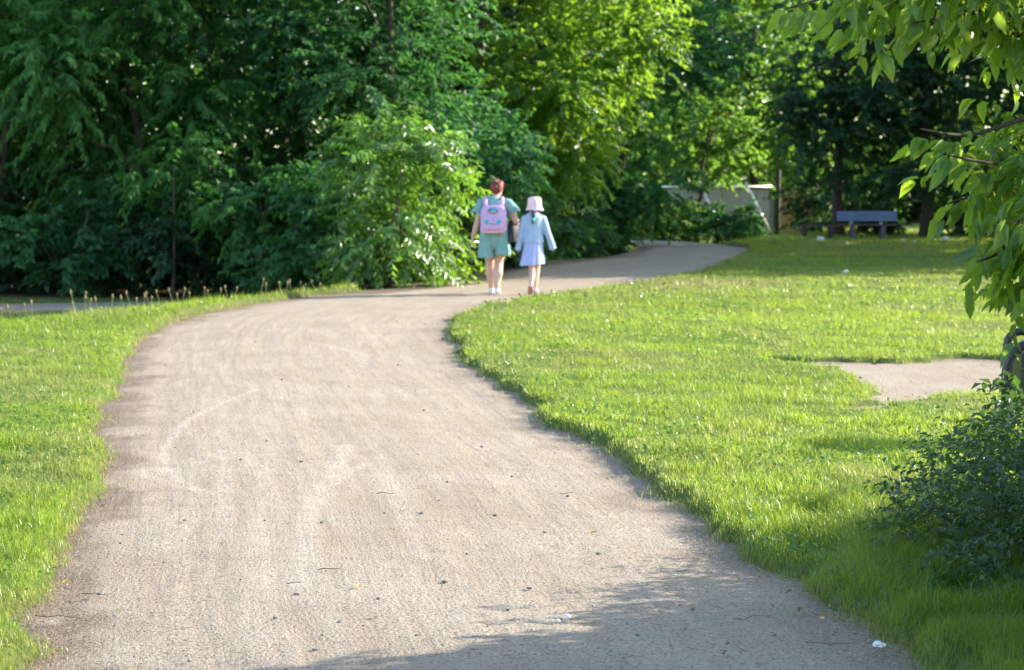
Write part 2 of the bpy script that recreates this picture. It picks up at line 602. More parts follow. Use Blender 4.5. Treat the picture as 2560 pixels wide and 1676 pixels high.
def build_path():
    # rows along the path by arclength of the centre line: 2.5 cm near, coarser away
    C = (LS + RS) / 2
    s = np.concatenate([[0], np.cumsum(np.linalg.norm(np.diff(C, axis=0), axis=1))])
    rows, v = [], 0.0
    while v < s[-1]:
        y = np.interp(v, s, C[:, 1])
        rows.append(v)
        v += .028 if y < 11 else .028 * (y / 11) ** 1.5
    rows = np.array(rows)
    t = np.interp(rows, s, np.arange(len(C)))
    f = lambda A: np.stack([np.interp(t, np.arange(len(C)), A[:, k]) for k in (0, 1)], 1)
    L, R = f(LS), f(RS)
    nu = 100
    u = np.linspace(-.09, 1.09, nu)
    P = L[:, None] * (1 - u[None, :, None]) + R[:, None] * u[None, :, None]
    X, Y = P[..., 0], P[..., 1]
    w = np.linalg.norm(R - L, axis=1)[:, None]
    across = u[None] * w
    edge = np.minimum(u, 1 - u)[None] * w + edge_j(X, Y)
    Z = .010 * (fbm(X * 2.2, Y * 2.2, 3) - .5) + .010 * (fbm(across * 5, rows[:, None] * .5, 2) - .5) + .008 * (fbm(X * 14, Y * 14, 2) - .5)
    Z += .02 * (1 - (2 * u[None] - 1) ** 2) - .02
    fl = np.stack([X.ravel(), Y.ravel()], 1)
    track = np.zeros(len(fl))
    near = fl[:, 1] < 24
    for pts, wd_, st in TRACKS:
        line = resample(np.array([gp(*p) for p in pts]), 24)
        d = np.full(near.sum(), 9.0)
        Q = fl[near]
        for a, c in zip(line[:-1], line[1:]):
            ab = c - a
            h = np.clip(((Q - a) @ ab) / max(ab @ ab, 1e-9), 0, 1)
            d = np.minimum(d, np.linalg.norm(Q - a - h[:, None] * ab, axis=1))
        track[near] = np.maximum(track[near], st * (1 - smooth(wd_ * .5, wd_ * 1.8, d)) * (.45 + .55 * fbm(Q[:, 0] * 12, Q[:, 1] * 12, 2)))
    rim = .75 * (1 - smooth(.0, .34, edge + (fbm(X * 4, Y * 4, 3) - .5) * .5))
    rim = np.where(u[None] > .5, rim * .55, rim)
    # dark leaf mould on the far left shoulder under the bushes
    rim = np.maximum(rim, .9 * smooth(28, 30, Y) * (1 - smooth(46, 50, Y)) * (1 - smooth(.5, .95, u[None] * w + (fbm(X * 3, Y * 3) - .5) * .6)))
    me = grid_mesh('path', X, Y, Z, M['path'], {'across': across.ravel(), 'along': np.repeat(rows, nu), 'track': track, 'rim': rim.ravel()})
    tag(mobj('path', me), kind='structure')


build_path()


def flat_sheet(name, Ls, Rs, nu, zf, rim_w=.3):
    u = np.linspace(0, 1, nu)
    P = Ls[:, None] * (1 - u[None, :, None]) + Rs[:, None] * u[None, :, None]
    X, Y = P[..., 0], P[..., 1]
    w = np.linalg.norm(Rs - Ls, axis=1)[:, None]
    rim = .7 * (1 - smooth(0, rim_w, np.minimum(u, 1 - u)[None] * w))
    me = grid_mesh(name, X, Y, zf(X, Y), M['path'], {'across': (u[None] * w).ravel(), 'along': np.repeat(np.arange(len(Ls)) * .4, nu), 'track': np.zeros(X.size), 'rim': rim.ravel()})
    return tag(mobj(name, me), kind='structure')


flat_sheet('side_path', SIDE_L[:-8], SIDE_R[:-8], 16, lambda X, Y: dip(X, Y)[0] - .004 + .01 * fbm(X * 3, Y * 3) + .0 * X)
# bare patch: sheet spanned between its upper and lower outlines
_c = DIRT_POLY.mean(0)
_rings = np.linspace(0, 1.12, 15)
DX = _c[0] + (DIRT_POLY[:, 0][None] - _c[0]) * _rings[:, None]
DY = _c[1] + (DIRT_POLY[:, 1][None] - _c[1]) * _rings[:, None]
me = grid_mesh('dirt_patch', DX, DY, .004 + .02 * (fbm(DX * 3, DY * 3) - .5), M['path'],
               {'across': DX.ravel(), 'along': DY.ravel() * 2, 'track': np.zeros(DX.size), 'rim': .5 * np.repeat(smooth(.8, 1.04, _rings), len(DIRT_POLY))})
tag(mobj('dirt_patch', me), kind='structure')

# ------------------------------------------------------------------ grass
def make_grass():
    N = 1150000
    # more, finer blades close by; wider and fewer far away
    d = np.exp(rng.uniform(math.log(4.2), math.log(76), N))
    x = d * rng.uniform(-.36, .36, N)
    P = np.stack([x, d], 1)
    keep = rng.random(N) < .95
    P = P[keep]
    ej = edge_j(P[:, 0], P[:, 1])
    s_path = np.minimum(sdist(P, PP), sdist(P, SPo)) - ej
    s_dirt = sdist(P, DP) - 2.4 * ej
    stray = (s_path > -.30) & (vnoise(P[:, 0] * 9 + 5, P[:, 1] * 9) > .83) & (rng.random(len(P)) < .5 * np.exp(s_path / .12))
    s_wood = sdist(P, WOOD)
    jit = (fbm(P[:, 0] * 14, P[:, 1] * 14, 2) - .5) * .10
    ok = ((s_path + jit + rng.normal(0, .035, len(P)) > .0) | stray) & ((s_dirt + jit * 2.5 + np.abs(rng.normal(0, .14, len(P))) > .05) | (fbm(P[:, 0] * 2.5, P[:, 1] * 1.3, 3) > .64) & (rng.random(len(P)) < .35)) & ((s_wood > .1) | (rng.random(len(P)) < .04))
    _, wcr = dip(P[:, 0], P[:, 1])
    ok &= (wcr < .9) | (P[:, 1] < 14) | (rng.random(len(P)) < .12)
    thin = np.clip(np.minimum(s_path, s_dirt) / .12 + .55, .45, 1)
    ok &= rng.random(len(P)) < thin
    P, s_path, wcr = P[ok], s_path[ok], wcr[ok]
    x, y = P[:, 0], P[:, 1]
    n = len(P)
    z, s_all = ground_z(x, y, np.minimum(s_path, s_dirt[ok] + .03))
    z = np.maximum(z, np.where((s_path < .02) | (s_dirt[ok] < .02), -.012, -9))
    tuft = fbm(x * 4.5, y * 4.5, 3)
    big = fbm(x * .5 + 9, y * .5, 2)
    h = .020 + .034 * smooth(.38, .72, tuft) + .012 * rng.random(n)
    # long grass round the bramble and along the verge crest
    lg = np.exp(-(((x - 1.85) / .75) ** 2 + ((y - 7.9) / 1.7) ** 2)) * (x > .6)
    lg2 = .55 * np.exp(-(((x - 1.9) / .5) ** 2 + ((y - 6.4) / 1.0) ** 2)) * (x > .6)
    lg = np.maximum(lg, lg2) * smooth(.45, .7, vnoise(x * 5, y * 5) + .25)
    crest = np.exp(-((wcr + .2) / .7) ** 2) * smooth(12, 17, y)
    h = h + .15 * lg * rng.uniform(.4, 1.2, n) + .06 * crest * rng.random(n)
    for (tx, ty) in [(1520, 772), (1900, 815), (2080, 812), (1590, 830), (1750, 940), (1400, 890), (1950, 1040), (1620, 1070), (1330, 820), (1180, 790), (1700, 1010), (1480, 960), (60, 1060), (120, 880), (40, 1250)]:
        cx, cy = gp(tx, ty)
        h = h + .055 * np.exp(-(((x - cx) / .22) ** 2 + ((y - cy) / .16) ** 2))
    h *= rng.uniform(.65, 1.25, n) * np.clip(.8 + 2.0 * s_all, .75, 1) * (1 + .012 * (y - 8).clip(0))
    w = .0024 * np.maximum(1, y / 6.5) ** 1.0 * rng.uniform(.7, 1.3, n)
    th = rng.uniform(0, 2 * math.pi, n)
    lean = rng.uniform(.2, 1.25, n) * h
    up = np.zeros((n, 3)); up[:, 2] = 1
    ld = np.stack([np.cos(th), np.sin(th), np.zeros(n)], 1)
    ph = th + math.pi / 2 + rng.normal(0, .5, n)
    sd_ = np.stack([np.cos(ph), np.sin(ph), np.zeros(n)], 1)
    base = np.stack([x, y, z - .008], 1)
    mid = base + up * (h * .62)[:, None] + ld * (lean * .3)[:, None]
    tip = base + up * (h * .95)[:, None] + ld * lean[:, None]
    wv = sd_ * (w / 2)[:, None]
    V = np.stack([base - wv, base + wv, mid + wv * .8, mid - wv * .8, tip], 1).reshape(-1, 3)
    i0 = np.arange(n)[:, None] * 5
    far = y > 13
    quads = i0[~far] + np.array([[0, 1, 2, 3]])
    tris = np.concatenate([i0[~far] + np.array([[3, 2, 4]]), i0[far] + np.array([[0, 1, 4]])])
    tint = np.clip(.15 + .75 * big + rng.normal(0, .22, n) - .35 * lg, 0, 1)
    dry = .75 * np.exp(-((y - 31 - .3 * x) / 2.6) ** 2) * (x > .5) * smooth(.35, .6, fbm(x * .35 + 3, y * .5, 3))
    dry = np.maximum(dry, .55 * (rng.random(n) < .07) + .5 * (1 - smooth(0, .12, s_all)) * (rng.random(n) < .5))
    dry = np.maximum(dry, .35 * smooth(.5, .72, fbm(x * .8 + 40, y * .8, 3)))
    me = raw_mesh('grass', V, tris=tris, quads=quads, mat=M['grass'], attrs={'tint': np.repeat(tint, 5), 'dry': np.repeat(np.clip(dry, 0, 1), 5)}, smooth_shade=False)
    tag(mobj('grass', me), 'short bright green grass of the lawn and verge', 'grass', kind='stuff')
    return n


make_grass()


def make_weeds():
    """broad little leaves of clover, daisy and plantain between the blades, in patches"""
    n = 60000
    d = np.exp(rng.uniform(math.log(5), math.log(34), n))
    P = np.stack([d * rng.uniform(-.33, .33, n), d], 1)
    patch = fbm(P[:, 0] * 1.1 + 20, P[:, 1] * 1.1, 3)
    P = P[rng.random(n) < smooth(.50, .66, patch) * .8 + .03]
    s = np.minimum(sdist(P, PP), sdist(P, DP)) - edge_j(P[:, 0], P[:, 1])
    P = P[(s > .03) & (sdist(P, WOOD) > .1) & (dip(P[:, 0], P[:, 1])[1] < .8)]
    n = len(P)
    z = ground_z(P[:, 0], P[:, 1])[0] + rng.uniform(.015, .05, n)
    a = unit(np.concatenate([rng.normal(0, 1, (n, 2)), rng.normal(.25, .3, (n, 1))], 1))
    nr = unit(rng.normal(0, .4, (n, 3)) + np.array([0, 0, 1.0]))
    L = rng.uniform(.012, .034, n) * np.maximum(1, P[:, 1] / 14)
    me = leaves_mesh('weeds', np.stack([P[:, 0], P[:, 1], z], 1), a, nr, L, L * .75, rng.random(n), M['leaf_weed'], .2)
    tag(mobj('weeds', me), 'small broad leaved weeds in patches between the grass blades', 'weeds', kind='stuff')



# ------------------------------------------------------------------ loose grit on the path
def make_gravel():
    n = 60000
    y = np.exp(rng.uniform(math.log(5.5), math.log(26), n))
    P = np.stack([rng.uniform(-.30, .30, n) * y, y], 1)
    s = sdist(P, PP)
    e = (s < -.05) & (rng.random(n) < np.where(s > -.4, .7, .45))
    P = P[e]
    n = len(P)
    r = rng.uniform(.0020, .0052, n) * rng.uniform(.7, 1.3, n) * np.maximum(1, P[:, 1] / 12)
    ov = np.array([(1, 0, 0), (0, 1, 0), (-1, 0, 0), (0, -1, 0), (0, 0, .7), (0, 0, -.5)], float)
    of = np.array([(0, 1, 4), (1, 2, 4), (2, 3, 4), (3, 0, 4)])
    a = rng.uniform(0, 6.28, n)
    V = ov[None] * r[:, None, None] * rng.uniform(.6, 1.3, (n, 6, 1))
    c, s_ = np.cos(a)[:, None], np.sin(a)[:, None]
    V = np.stack([V[..., 0] * c - V[..., 1] * s_, V[..., 0] * s_ + V[..., 1] * c, V[..., 2]], -1)
    V[..., 0] += P[:, 0][:, None]
    V[..., 1] += P[:, 1][:, None]
    V[..., 2] += .003
    F_ = (np.arange(n)[:, None, None] * 6 + of[None]).reshape(-1, 3)
    tag(mobj('gravel', raw_mesh('gravel', V.reshape(-1, 3), tris=F_, mat=M['stone_pale'])), 'fine grit lying loose on the path', 'gravel', kind='stuff')


make_gravel()


def make_litter():
    """brown crumbs of leaf and bark along both shoulders"""
    n = 60000
    y = np.exp(rng.uniform(math.log(5.5), math.log(34), n))
    P = np.stack([rng.uniform(-.32, .32, n) * y, y], 1)
    s = sdist(P, PP) - edge_j(P[:, 0], P[:, 1])
    e = (s < .06) & (rng.random(n) < np.exp(-np.abs(s) / .14) * .55 + .004)
    P = P[e]
    n = len(P)
    a, L = rng.uniform(0, 6.28, n), rng.uniform(.003, .011, n) * np.maximum(1, P[:, 1] / 12)
    d1 = np.stack([np.cos(a), np.sin(a), rng.normal(0, .15, n)], 1) * L[:, None]
    d2 = np.stack([-np.sin(a), np.cos(a), rng.normal(0, .2, n)], 1) * (L * rng.uniform(.2, .6, n))[:, None]
    c = np.stack([P[:, 0], P[:, 1], np.full(n, .006)], 1)
    V = np.stack([c - d1, c + d2, c + d1, c - d2], 1).reshape(-1, 3)
    q = np.arange(n)[:, None] * 4 + np.array([[0, 1, 2, 3]])
    tag(mobj('leaf_litter', raw_mesh('leaf_litter', V, quads=q, mat=M['crumb'])), 'brown leaf crumbs strewn along the path edges', 'leaf litter', kind='stuff')


make_litter()

# ------------------------------------------------------------------ foliage engine
def leaves_mesh(name, base, adir, nrm, L, W, tint, mat, fold=.25):
    """diamond leaves folded along the midrib: 4 vertices, 2 triangles each"""
    n = len(base)
    a = unit(adir)
    b = unit(np.cross(a, nrm))
    nn = np.cross(b, a)
    L, W = np.broadcast_to(L, (n,))[:, None], np.broadcast_to(W, (n,))[:, None]
    m = base + a * L * .42 + nn * W * fold
    tip = base + a * L - nn * L * .10
    V = np.stack([base, m - b * W * .5, tip, m + b * W * .5], 1).reshape(-1, 3)
    i0 = np.arange(n)[:, None] * 4
    T = np.concatenate([i0 + np.array([[0, 1, 2]]), i0 + np.array([[0, 2, 3]])])
    return raw_mesh(name, V, tris=T, mat=mat, attrs={'tint': np.repeat(np.clip(tint, 0, 1), 4)})


def near_leaves_mesh(name, base, adir, nrm, L, W, tint, mat, fold=.3):
    """pointed oval leaves: 8 vertices, 6 faces each, folded along the midrib and curling down"""
    n = len(base)
    a = unit(adir)
    b = unit(np.cross(a, nrm))
    nn = np.cross(b, a)
    L, W = L[:, None], W[:, None]
    P = lambda t, w, z: base + a * L * t + b * W * w + nn * (W * fold * abs(w) * 2 - L * .16 * t * t + z)
    V = np.stack([P(0, 0, 0), P(.22, -.44, 0), P(.25, 0, 0), P(.22, .44, 0), P(.58, -.40, 0), P(.62, 0, 0), P(.58, .40, 0), P(1, 0, 0)], 1).reshape(-1, 3)
    i0 = np.arange(n)[:, None] * 8
    T = np.concatenate([i0 + np.array([q]) for q in ([0, 2, 1], [0, 3, 2], [4, 5, 7], [5, 6, 7])])
    Q = np.concatenate([i0 + np.array([q]) for q in ([1, 2, 5, 4], [2, 3, 6, 5])])
    return raw_mesh(name, V, tris=T, quads=Q, mat=mat, attrs={'tint': np.repeat(np.clip(tint, 0, 1), 8)}, smooth_shade=True)


def sprays(o, d, S, k, L, droop, spread, r, tone, lenv=.25, hang=0.0):
    """k leaves along each twig o + t*d*S; returns base, dir, normal, length, tint"""
    n = len(o)
    t = np.linspace(.12, 1.0, k)[None, :, None] * np.ones((n, 1, 1))
    down = np.array([0, 0, -1.0])
    S = S[:, None, None]
    pos = o[:, None] + d[:, None] * t * S + down * (t ** 2) * S * .28 * droop
    side = unit(np.cross(d, np.array([0, 0, 1.0]) + r.normal(0, .35, (n, 3))))[:, None] * np.where(np.arange(k) % 2, 1, -1)[None, :, None]
    ad = unit(d[:, None] * .55 + side * spread + down * droop * .8 + r.normal(0, .28, (n, k, 3)))
    nr = unit(np.array([0, 0, .9]) + d[:, None] * .5 + r.normal(0, .45, (n, k, 3)))
    if hang:                                            # limp leaves that hang with their faces turned outward
        nr = unit(nr * (1 - hang) + d[:, None] * hang * 1.4 + r.normal(0, .35, (n, k, 3)))
    ll = L * (1 + r.normal(0, lenv, (n, k))).clip(.5, 1.6)
    tt = tone[:, None] + r.normal(0, .17, (n, k))
    return pos.reshape(-1, 3), ad.reshape(-1, 3), nr.reshape(-1, 3), ll.ravel(), tt.ravel()


def crown(name, parent, mat, z0, z1, rad, nspray, k, L, W, droop=.6, spread=.8, S=(.5, 1.0), lobes=26, seed=1, profile=1.0, off=(0, 0), inner=.18, lobe_r=(.26, .44), hang=0.0):
    r = np.random.default_rng(seed)
    cz, hz = (z0 + z1) / 2, (z1 - z0) / 2
    # lobes spread over the crown's surface: the clumps between which one looks into the dark
    u = unit(r.normal(0, 1, (lobes, 3)))
    q = r.uniform(.55, .88, lobes)[:, None]
    lc = u * q * np.array([rad, rad, hz])
    if profile != 1.0:
        lc[:, :2] *= (1 - (1 - profile) * ((lc[:, 2] / hz + 1) / 2))[:, None]
    lr = r.uniform(*lobe_r, lobes) * min(rad, hz)
    lt = r.uniform(.15, .75, lobes)
    wt = lr ** 2
    i = r.choice(lobes, nspray, p=wt / wt.sum())
    dd = unit(r.normal(0, 1, (nspray, 3)) + unit(lc[i]) * .9 + np.array([0, 0, .15]))
    o = lc[i] + dd * lr[i][:, None] * r.uniform(.2, .95, nspray)[:, None]
    ins = r.random(nspray) < inner                     # some foliage inside, so that the crown closes
    o[ins] = unit(r.normal(0, 1, (ins.sum(), 3))) * (r.random((ins.sum(), 1)) ** .5) * np.array([rad, rad, hz]) * .75
    o += np.array([off[0], off[1], cz])
    d = unit(dd * np.array([1, 1, .55]))
    b, a, n_, l, t = sprays(o, d, r.uniform(*S, nspray), k, L, droop, spread, r, lt[i], hang=hang)
    keep = b[:, 2] > .02
    me = leaves_mesh(name, b[keep], a[keep], n_[keep], l[keep], l[keep] * W / L, t[keep], mat)
    ob = mobj(name, me, parent)
    ob['kind'] = 'stuff'
    return ob


def limb_pts(p0, p1, n, wob, r, sag=0.0):
    t = np.linspace(0, 1, n)[:, None]
    P = p0 * (1 - t) + p1 * t
    P[1:-1] += r.normal(0, wob, (n - 2, 3))
    P[:, 2] += sag * np.sin(t[:, 0] * math.pi)
    return P


def tree(x, y, h, rad, bottom, label, mat='leaf_teal', nspray=900, k=22, L=.13, W=.07, trunk_r=.16, group=None, seed=1, name='broadleaf_tree', limbs=6, cat='tree', base_z=None, **kw):
    r = np.random.default_rng(seed + 100)
    bz = dip(np.array([x]), np.array([y]))[0][0] if base_z is None else base_z
    root = empty(name, (x, y, bz), label, cat, group)
    top = np.array([r.normal(0, .25), r.normal(0, .25), h * .86])
    mb = MB()
    tp = limb_pts(np.array([0, 0, -.1]), top, 7, .035 * h ** .5, r)
    mb.tube(tp, [trunk_r * (1.25 if q == 0 else 1 - .8 * q / 6) for q in range(7)], 8)
    mb.build('trunk', M['bark'], root, True)
    for q in range(limbs):
        z = h * r.uniform(.18, .62)
        p0 = np.array([np.interp(z, tp[:, 2], tp[:, 0]), np.interp(z, tp[:, 2], tp[:, 1]), z])
        an = 2 * math.pi * (q + r.random() * .7) / max(limbs, 1)
        ln = rad * r.uniform(.6, .95)
        p1 = p0 + np.array([math.cos(an) * ln, math.sin(an) * ln, r.uniform(.2, .75) * ln])
        lb = MB()
        lb.tube(limb_pts(p0, p1, 6, .06 * ln ** .5, r, .12 * ln), [trunk_r * .42 * (1 - .85 * j / 5) for j in range(6)], 6)
        lb.build('branch', M['bark'], root, True)
    crown('crown', root, M[mat], bottom, h, rad, nspray, k, L, W, seed=seed, **kw)
    return root


def shrub(x, y, h, rad, label, mat='leaf_shrub', nspray=300, k=16, L=.10, W=.055, group=None, seed=1, name='shrub', cat='shrub', stems=5, base_z=None, **kw):
    r = np.random.default_rng(seed + 300)
    bz = dip(np.array([x]), np.array([y]))[0][0] if base_z is None else base_z
    root = empty(name, (x, y, bz), label, cat, group)
    for q in range(stems):
        an = r.uniform(0, 6.28)
        p1 = np.array([math.cos(an) * rad * .6, math.sin(an) * rad * .6, h * r.uniform(.55, .85)])
        mb = MB()
        mb.tube(limb_pts(np.array([p1[0] * .12, p1[1] * .12, -.05]), p1, 5, .04, r), [.035 * (1 - .75 * j / 4) for j in range(5)], 6)
        mb.build('stem', M['bark'], root, True)
    kw.setdefault('S', (.3, .6))
    kw.setdefault('lobes', 18)
    crown('foliage', root, M[mat], .02, h, rad, nspray, k, L, W, seed=seed, **kw)
    return root


# ------------------------------------------------------------------ the wood left of the path
tree(-10.2, 39.6, 11, 3.2, .9, 'tall ash like tree with drooping mid green sprays at the left edge of the wood', 'leaf_droop', 1300, 24, .17, .068, .12, seed=11, hang=.45, droop=1.0, spread=.6)
tree(-7.3, 38.8, 10, 2.5, .8, 'drooping leafed tree behind the thin sapling stem in the shaded wood', 'leaf_droop', 1200, 24, .16, .065, .11, seed=12, hang=.45, droop=1.0, spread=.6)
tree(-4.9, 40.2, 12, 3.0, 1.0, 'tall blue green oak like tree in the shade behind the sunlit shrub', 'leaf_teal', 1550, 26, .125, .07, .11, seed=13, droop=.45)
tree(-2.2, 38.6, 11, 2.6, .9, 'dense dark green tree above and behind the sunlit shrub', 'leaf_teal', 1450, 26, .12, .068, .10, seed=14, droop=.5)
tree(-.75, 44.8, 11.5, 2.2, 2.0, 'big fresh green tree overhanging the path with sunlit outer leaves', 'leaf_fresh', 2000, 24, .13, .085, .13, seed=15, droop=.55, lobes=36, profile=2.3, lobe_r=(.22, .42), off=(1.25, 0))
tree(3.0, 56.5, 12, 3.0, .8, 'shaded blue green tree at the bend of the path', 'leaf_teal', 1000, 22, .17, .10, .11, seed=16, droop=.5)
# second row
for i, (x, y, h, r_, lab) in enumerate([(-13.5, 46, 12, 4, 'tall dark tree deep in the wood at its far left end'),
                                      (-9.2, 47, 12, 4, 'tall dark tree behind the drooping leafed trees'),
                                      (-5.0, 48.5, 13, 4, 'tall dark tree deep in the wood behind the blue green oak'),
                                      (-1.4, 51, 13, 3.8, 'tall dark tree behind the big fresh green tree')]):
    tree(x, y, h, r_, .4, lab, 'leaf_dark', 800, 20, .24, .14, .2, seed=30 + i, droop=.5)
# undergrowth
UNDER = [(-10.4, 37.6, 2.2, 1.5, 'low dark shrub at the far left beside the side path', 'leaf_dark'),
         (-8.2, 37.2, 2.0, 1.4, 'low dark shrub left of the thin sapling stem', 'leaf_teal'),
         (-5.9, 37.2, 2.3, 1.3, 'dark undergrowth shrub right of the thin sapling stem', 'leaf_dark'),
         (-4.0, 36.6, 2.4, 1.3, 'dark undergrowth shrub behind the forked sapling', 'leaf_teal'),
         (-3.3, 35.2, 2.3, 1.1, 'shaded shrub touching the left side of the sunlit shrub', 'leaf_teal'),
         (-.85, 35.5, 2.9, 1.2, 'tall mid green shrub behind the woman right of the sunlit shrub', 'leaf_teal'),
         (-.8, 38.8, 2.8, 1.2, 'dark green shrub behind the girl in the shade', 'leaf_dark'),
         (-.5, 42.6, 2.6, 1.3, 'shaded shrub beside the path under the overhanging tree', 'leaf_teal'),
         (.1, 47.2, 2.9, 1.5, 'shaded shrub beside the path beyond the overhanging tree', 'leaf_teal'),
         (1.1, 52.6, 3.2, 1.6, 'blue green shrub before the bend of the path', 'leaf_teal'),
         (2.3, 55.6, 2.7, 1.1, 'shrub hiding the trunk of the shaded tree at the bend', 'leaf_teal'),
         (1.7, 58.0, 3.2, 1.7, 'blue green shrub standing on the inside of the bend', 'leaf_teal')]
for i, (x, y, h, r_, lab, mt) in enumerate(UNDER):
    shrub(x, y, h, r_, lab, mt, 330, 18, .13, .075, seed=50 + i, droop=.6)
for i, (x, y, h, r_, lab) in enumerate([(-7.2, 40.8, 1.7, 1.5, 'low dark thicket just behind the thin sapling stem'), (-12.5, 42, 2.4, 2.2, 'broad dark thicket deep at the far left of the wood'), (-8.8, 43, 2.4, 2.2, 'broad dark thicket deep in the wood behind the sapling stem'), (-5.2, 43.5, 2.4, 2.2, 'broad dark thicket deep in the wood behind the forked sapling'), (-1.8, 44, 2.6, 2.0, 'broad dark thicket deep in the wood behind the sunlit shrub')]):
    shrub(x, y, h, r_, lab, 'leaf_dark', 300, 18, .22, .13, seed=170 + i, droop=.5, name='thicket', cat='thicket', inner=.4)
shrub(-2.0, 32.1, 2.6, 1.08, 'bright sunlit shrub with glossy yellow green leaves left of the woman', 'leaf_shrub', 560, 15, .125, .055, seed=70, droop=.9, hang=.5, lobes=30, inner=.10, lobe_r=(.14, .38), S=(.35, .8))
shrub(-1.25, 33.4, 1.9, .8, 'small leafy shrub directly behind the woman at the foot of the sunlit shrub', 'leaf_fresh', 150, 15, .13, .06, seed=72, droop=.8, lobes=16, lobe_r=(.14, .4))
shrub(2.9, 9.4, .62, .85, 'leafy weeds behind the bramble at the foot of the tube rack', 'leaf_bramble', 420, 13, .06, .035, seed=74, inner=.3, S=(.12, .25), lobes=22)
shrub(3.05, 7.25, 1.25, .62, 'added leafy shrub out of view right of the bramble, shading the near grass', 'leaf_bramble', 420, 14, .07, .04, seed=73, inner=.4, S=(.15, .3))  # added outside the frame to deepen the shade on the lower right grass
def make_undergrowth():
    """nettles and ivy covering the floor of the wood"""
    r = np.random.default_rng(21)
    n = 2600
    x, y = r.uniform(-15, 1.2, n), r.uniform(35.2, 52, n)
    k = (sdist(np.stack([x, y], 1), WOOD) < -.3) & (np.minimum(sdist(np.stack([x, y], 1), SPo), sdist(np.stack([x, y], 1), PP)) > .45)
    x, y = x[k], y[k]
    n = len(x)
    o = np.stack([x, y, dip(x, y)[0] + r.uniform(.05, .75, n)], 1)
    d = unit(r.normal(0, 1, (n, 3)) + np.array([0, 0, .5]))
    b_, a_, n_, l_, t_ = sprays(o, d, r.uniform(.25, .5, n), 11, .14, .5, .8, r, r.uniform(0, .8, n))
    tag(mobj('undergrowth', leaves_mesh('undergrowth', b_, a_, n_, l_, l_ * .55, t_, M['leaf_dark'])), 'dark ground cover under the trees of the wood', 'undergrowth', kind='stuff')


make_undergrowth()
# saplings with thin pale stems
for (x, y, h, zb, lab, sd_) in [(-6.12, 36.0, 3.0, 1.55, 'thin sapling with a tuft of pale drooping leaves on a bare stem', 81),
                                (-4.5, 35.4, 2.2, .95, 'small forked sapling with flat sprays of leaves behind the verge', 82)]:
    rt = empty('sapling', (x, y, dip(np.array([x]), np.array([y]))[0][0]), lab, 'sapling')
    r = np.random.default_rng(sd_)
    for q in range(2 if sd_ == 82 else 1):
        MB().tube(limb_pts(np.array([.05 * q, 0, -.05]), np.array([.12 * q + .05, 0, h * .8]), 7, .02, r), [.035 - .004 * j for j in range(7)], 6).build('stem', M['bark'], rt, True)
    crown('foliage', rt, M['leaf_droop'], zb, h, .75, 70, 16, .15, .06, droop=1.0, S=(.35, .6), lobes=9, seed=sd_)

# ------------------------------------------------------------------ far end: bench trees, lit trees behind, fence
BT = [(10.9, 66.8, 11, 2.6, 'dark backlit tree just right of the fence post'), (13.6, 66.0, 12, 3.0, 'dark backlit tree directly behind the bench'),
      (16.6, 66.4, 12, 3.0, 'dark backlit tree right of the bench'), (19.6, 66.0, 12, 3.2, 'dark backlit tree at the right edge of the far lawn')]
for i, (x, y, h, r_, lab) in enumerate(BT):
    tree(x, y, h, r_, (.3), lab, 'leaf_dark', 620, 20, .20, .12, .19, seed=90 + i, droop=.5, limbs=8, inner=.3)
FT = [(2.4, 76, 11, 3.6, 'sunlit tree beyond the bend left of the fence'), (6.0, 79, 12, 3.6, 'sunlit pale green tree behind the middle of the fence'),
      (9.6, 80, 12, 3.4, 'sunlit pale green tree behind the right end of the fence'), (12.8, 88.5, 13, 3.8, 'sunlit tree showing through the gaps behind the bench'),
      (18.5, 92, 13, 4.0, 'sunlit tree far behind the right hand dark trees'), (25.0, 95.5, 13, 4.2, 'sunlit tree far off at the right end of the lawn')]
for i, (x, y, h, r_, lab) in enumerate(FT):
    tree(x, y, h, r_, 1.0, lab, 'leaf_far', 640, 18, .26, .17, .2, seed=110 + i, droop=.5, limbs=5)
tree(6.6, 71.4, 6.5, 1.9, 2.0, 'young sunlit tree leaning over the bright rail of the far fence', 'leaf_far', 210, 18, .20, .13, .10, seed=125, droop=.6, limbs=5)
for i, (x, y, h, r_, lab, mt) in enumerate([(4.2, 71.2, 2.0, 1.3, 'rounded shrub at the left end of the far fence', 'leaf_far'), (5.5, 71.0, 1.6, 1.1, 'low leafy shrub in front of the far fence', 'leaf_far'),
                                            (7.7, 70.6, 1.35, 1.1, 'low dark shrub in front of the leaning rails', 'leaf_teal'), (10.6, 69.6, 2.3, 1.2, 'dark shrub before the tan fence panel', 'leaf_dark'),
                                            (12.4, 68.2, 1.6, 1.3, 'low dark shrub left behind the bench', 'leaf_dark'), (15.4, 68.0, 1.7, 1.4, 'low dark shrub right behind the bench', 'leaf_dark'),
                                            (18.4, 67.4, 1.7, 1.4, 'low dark shrub at the far right edge of the lawn', 'leaf_dark')]):
    shrub(x, y, h, r_, lab, mt, 170, 16, .17, .10, seed=130 + i, droop=.5)

# trees right of the frame that shade the far lawn
for i, (x, y, h, r_) in enumerate([(15.0, 42.0, 9, 3.3), (17.5, 47.8, 9.5, 3.6), (19.8, 54.0, 12, 3.8), (22.5, 60.5, 16, 4.2), (27.5, 69.5, 17, 4.6)]):
    tree(x, y, h, r_, .2, 'leafy tree right of the lawn shading the far grass', 'leaf_dark', 1150, 20, .28, .18, .2, group='trees right of the lawn', seed=150 + i, limbs=3, inner=.5)


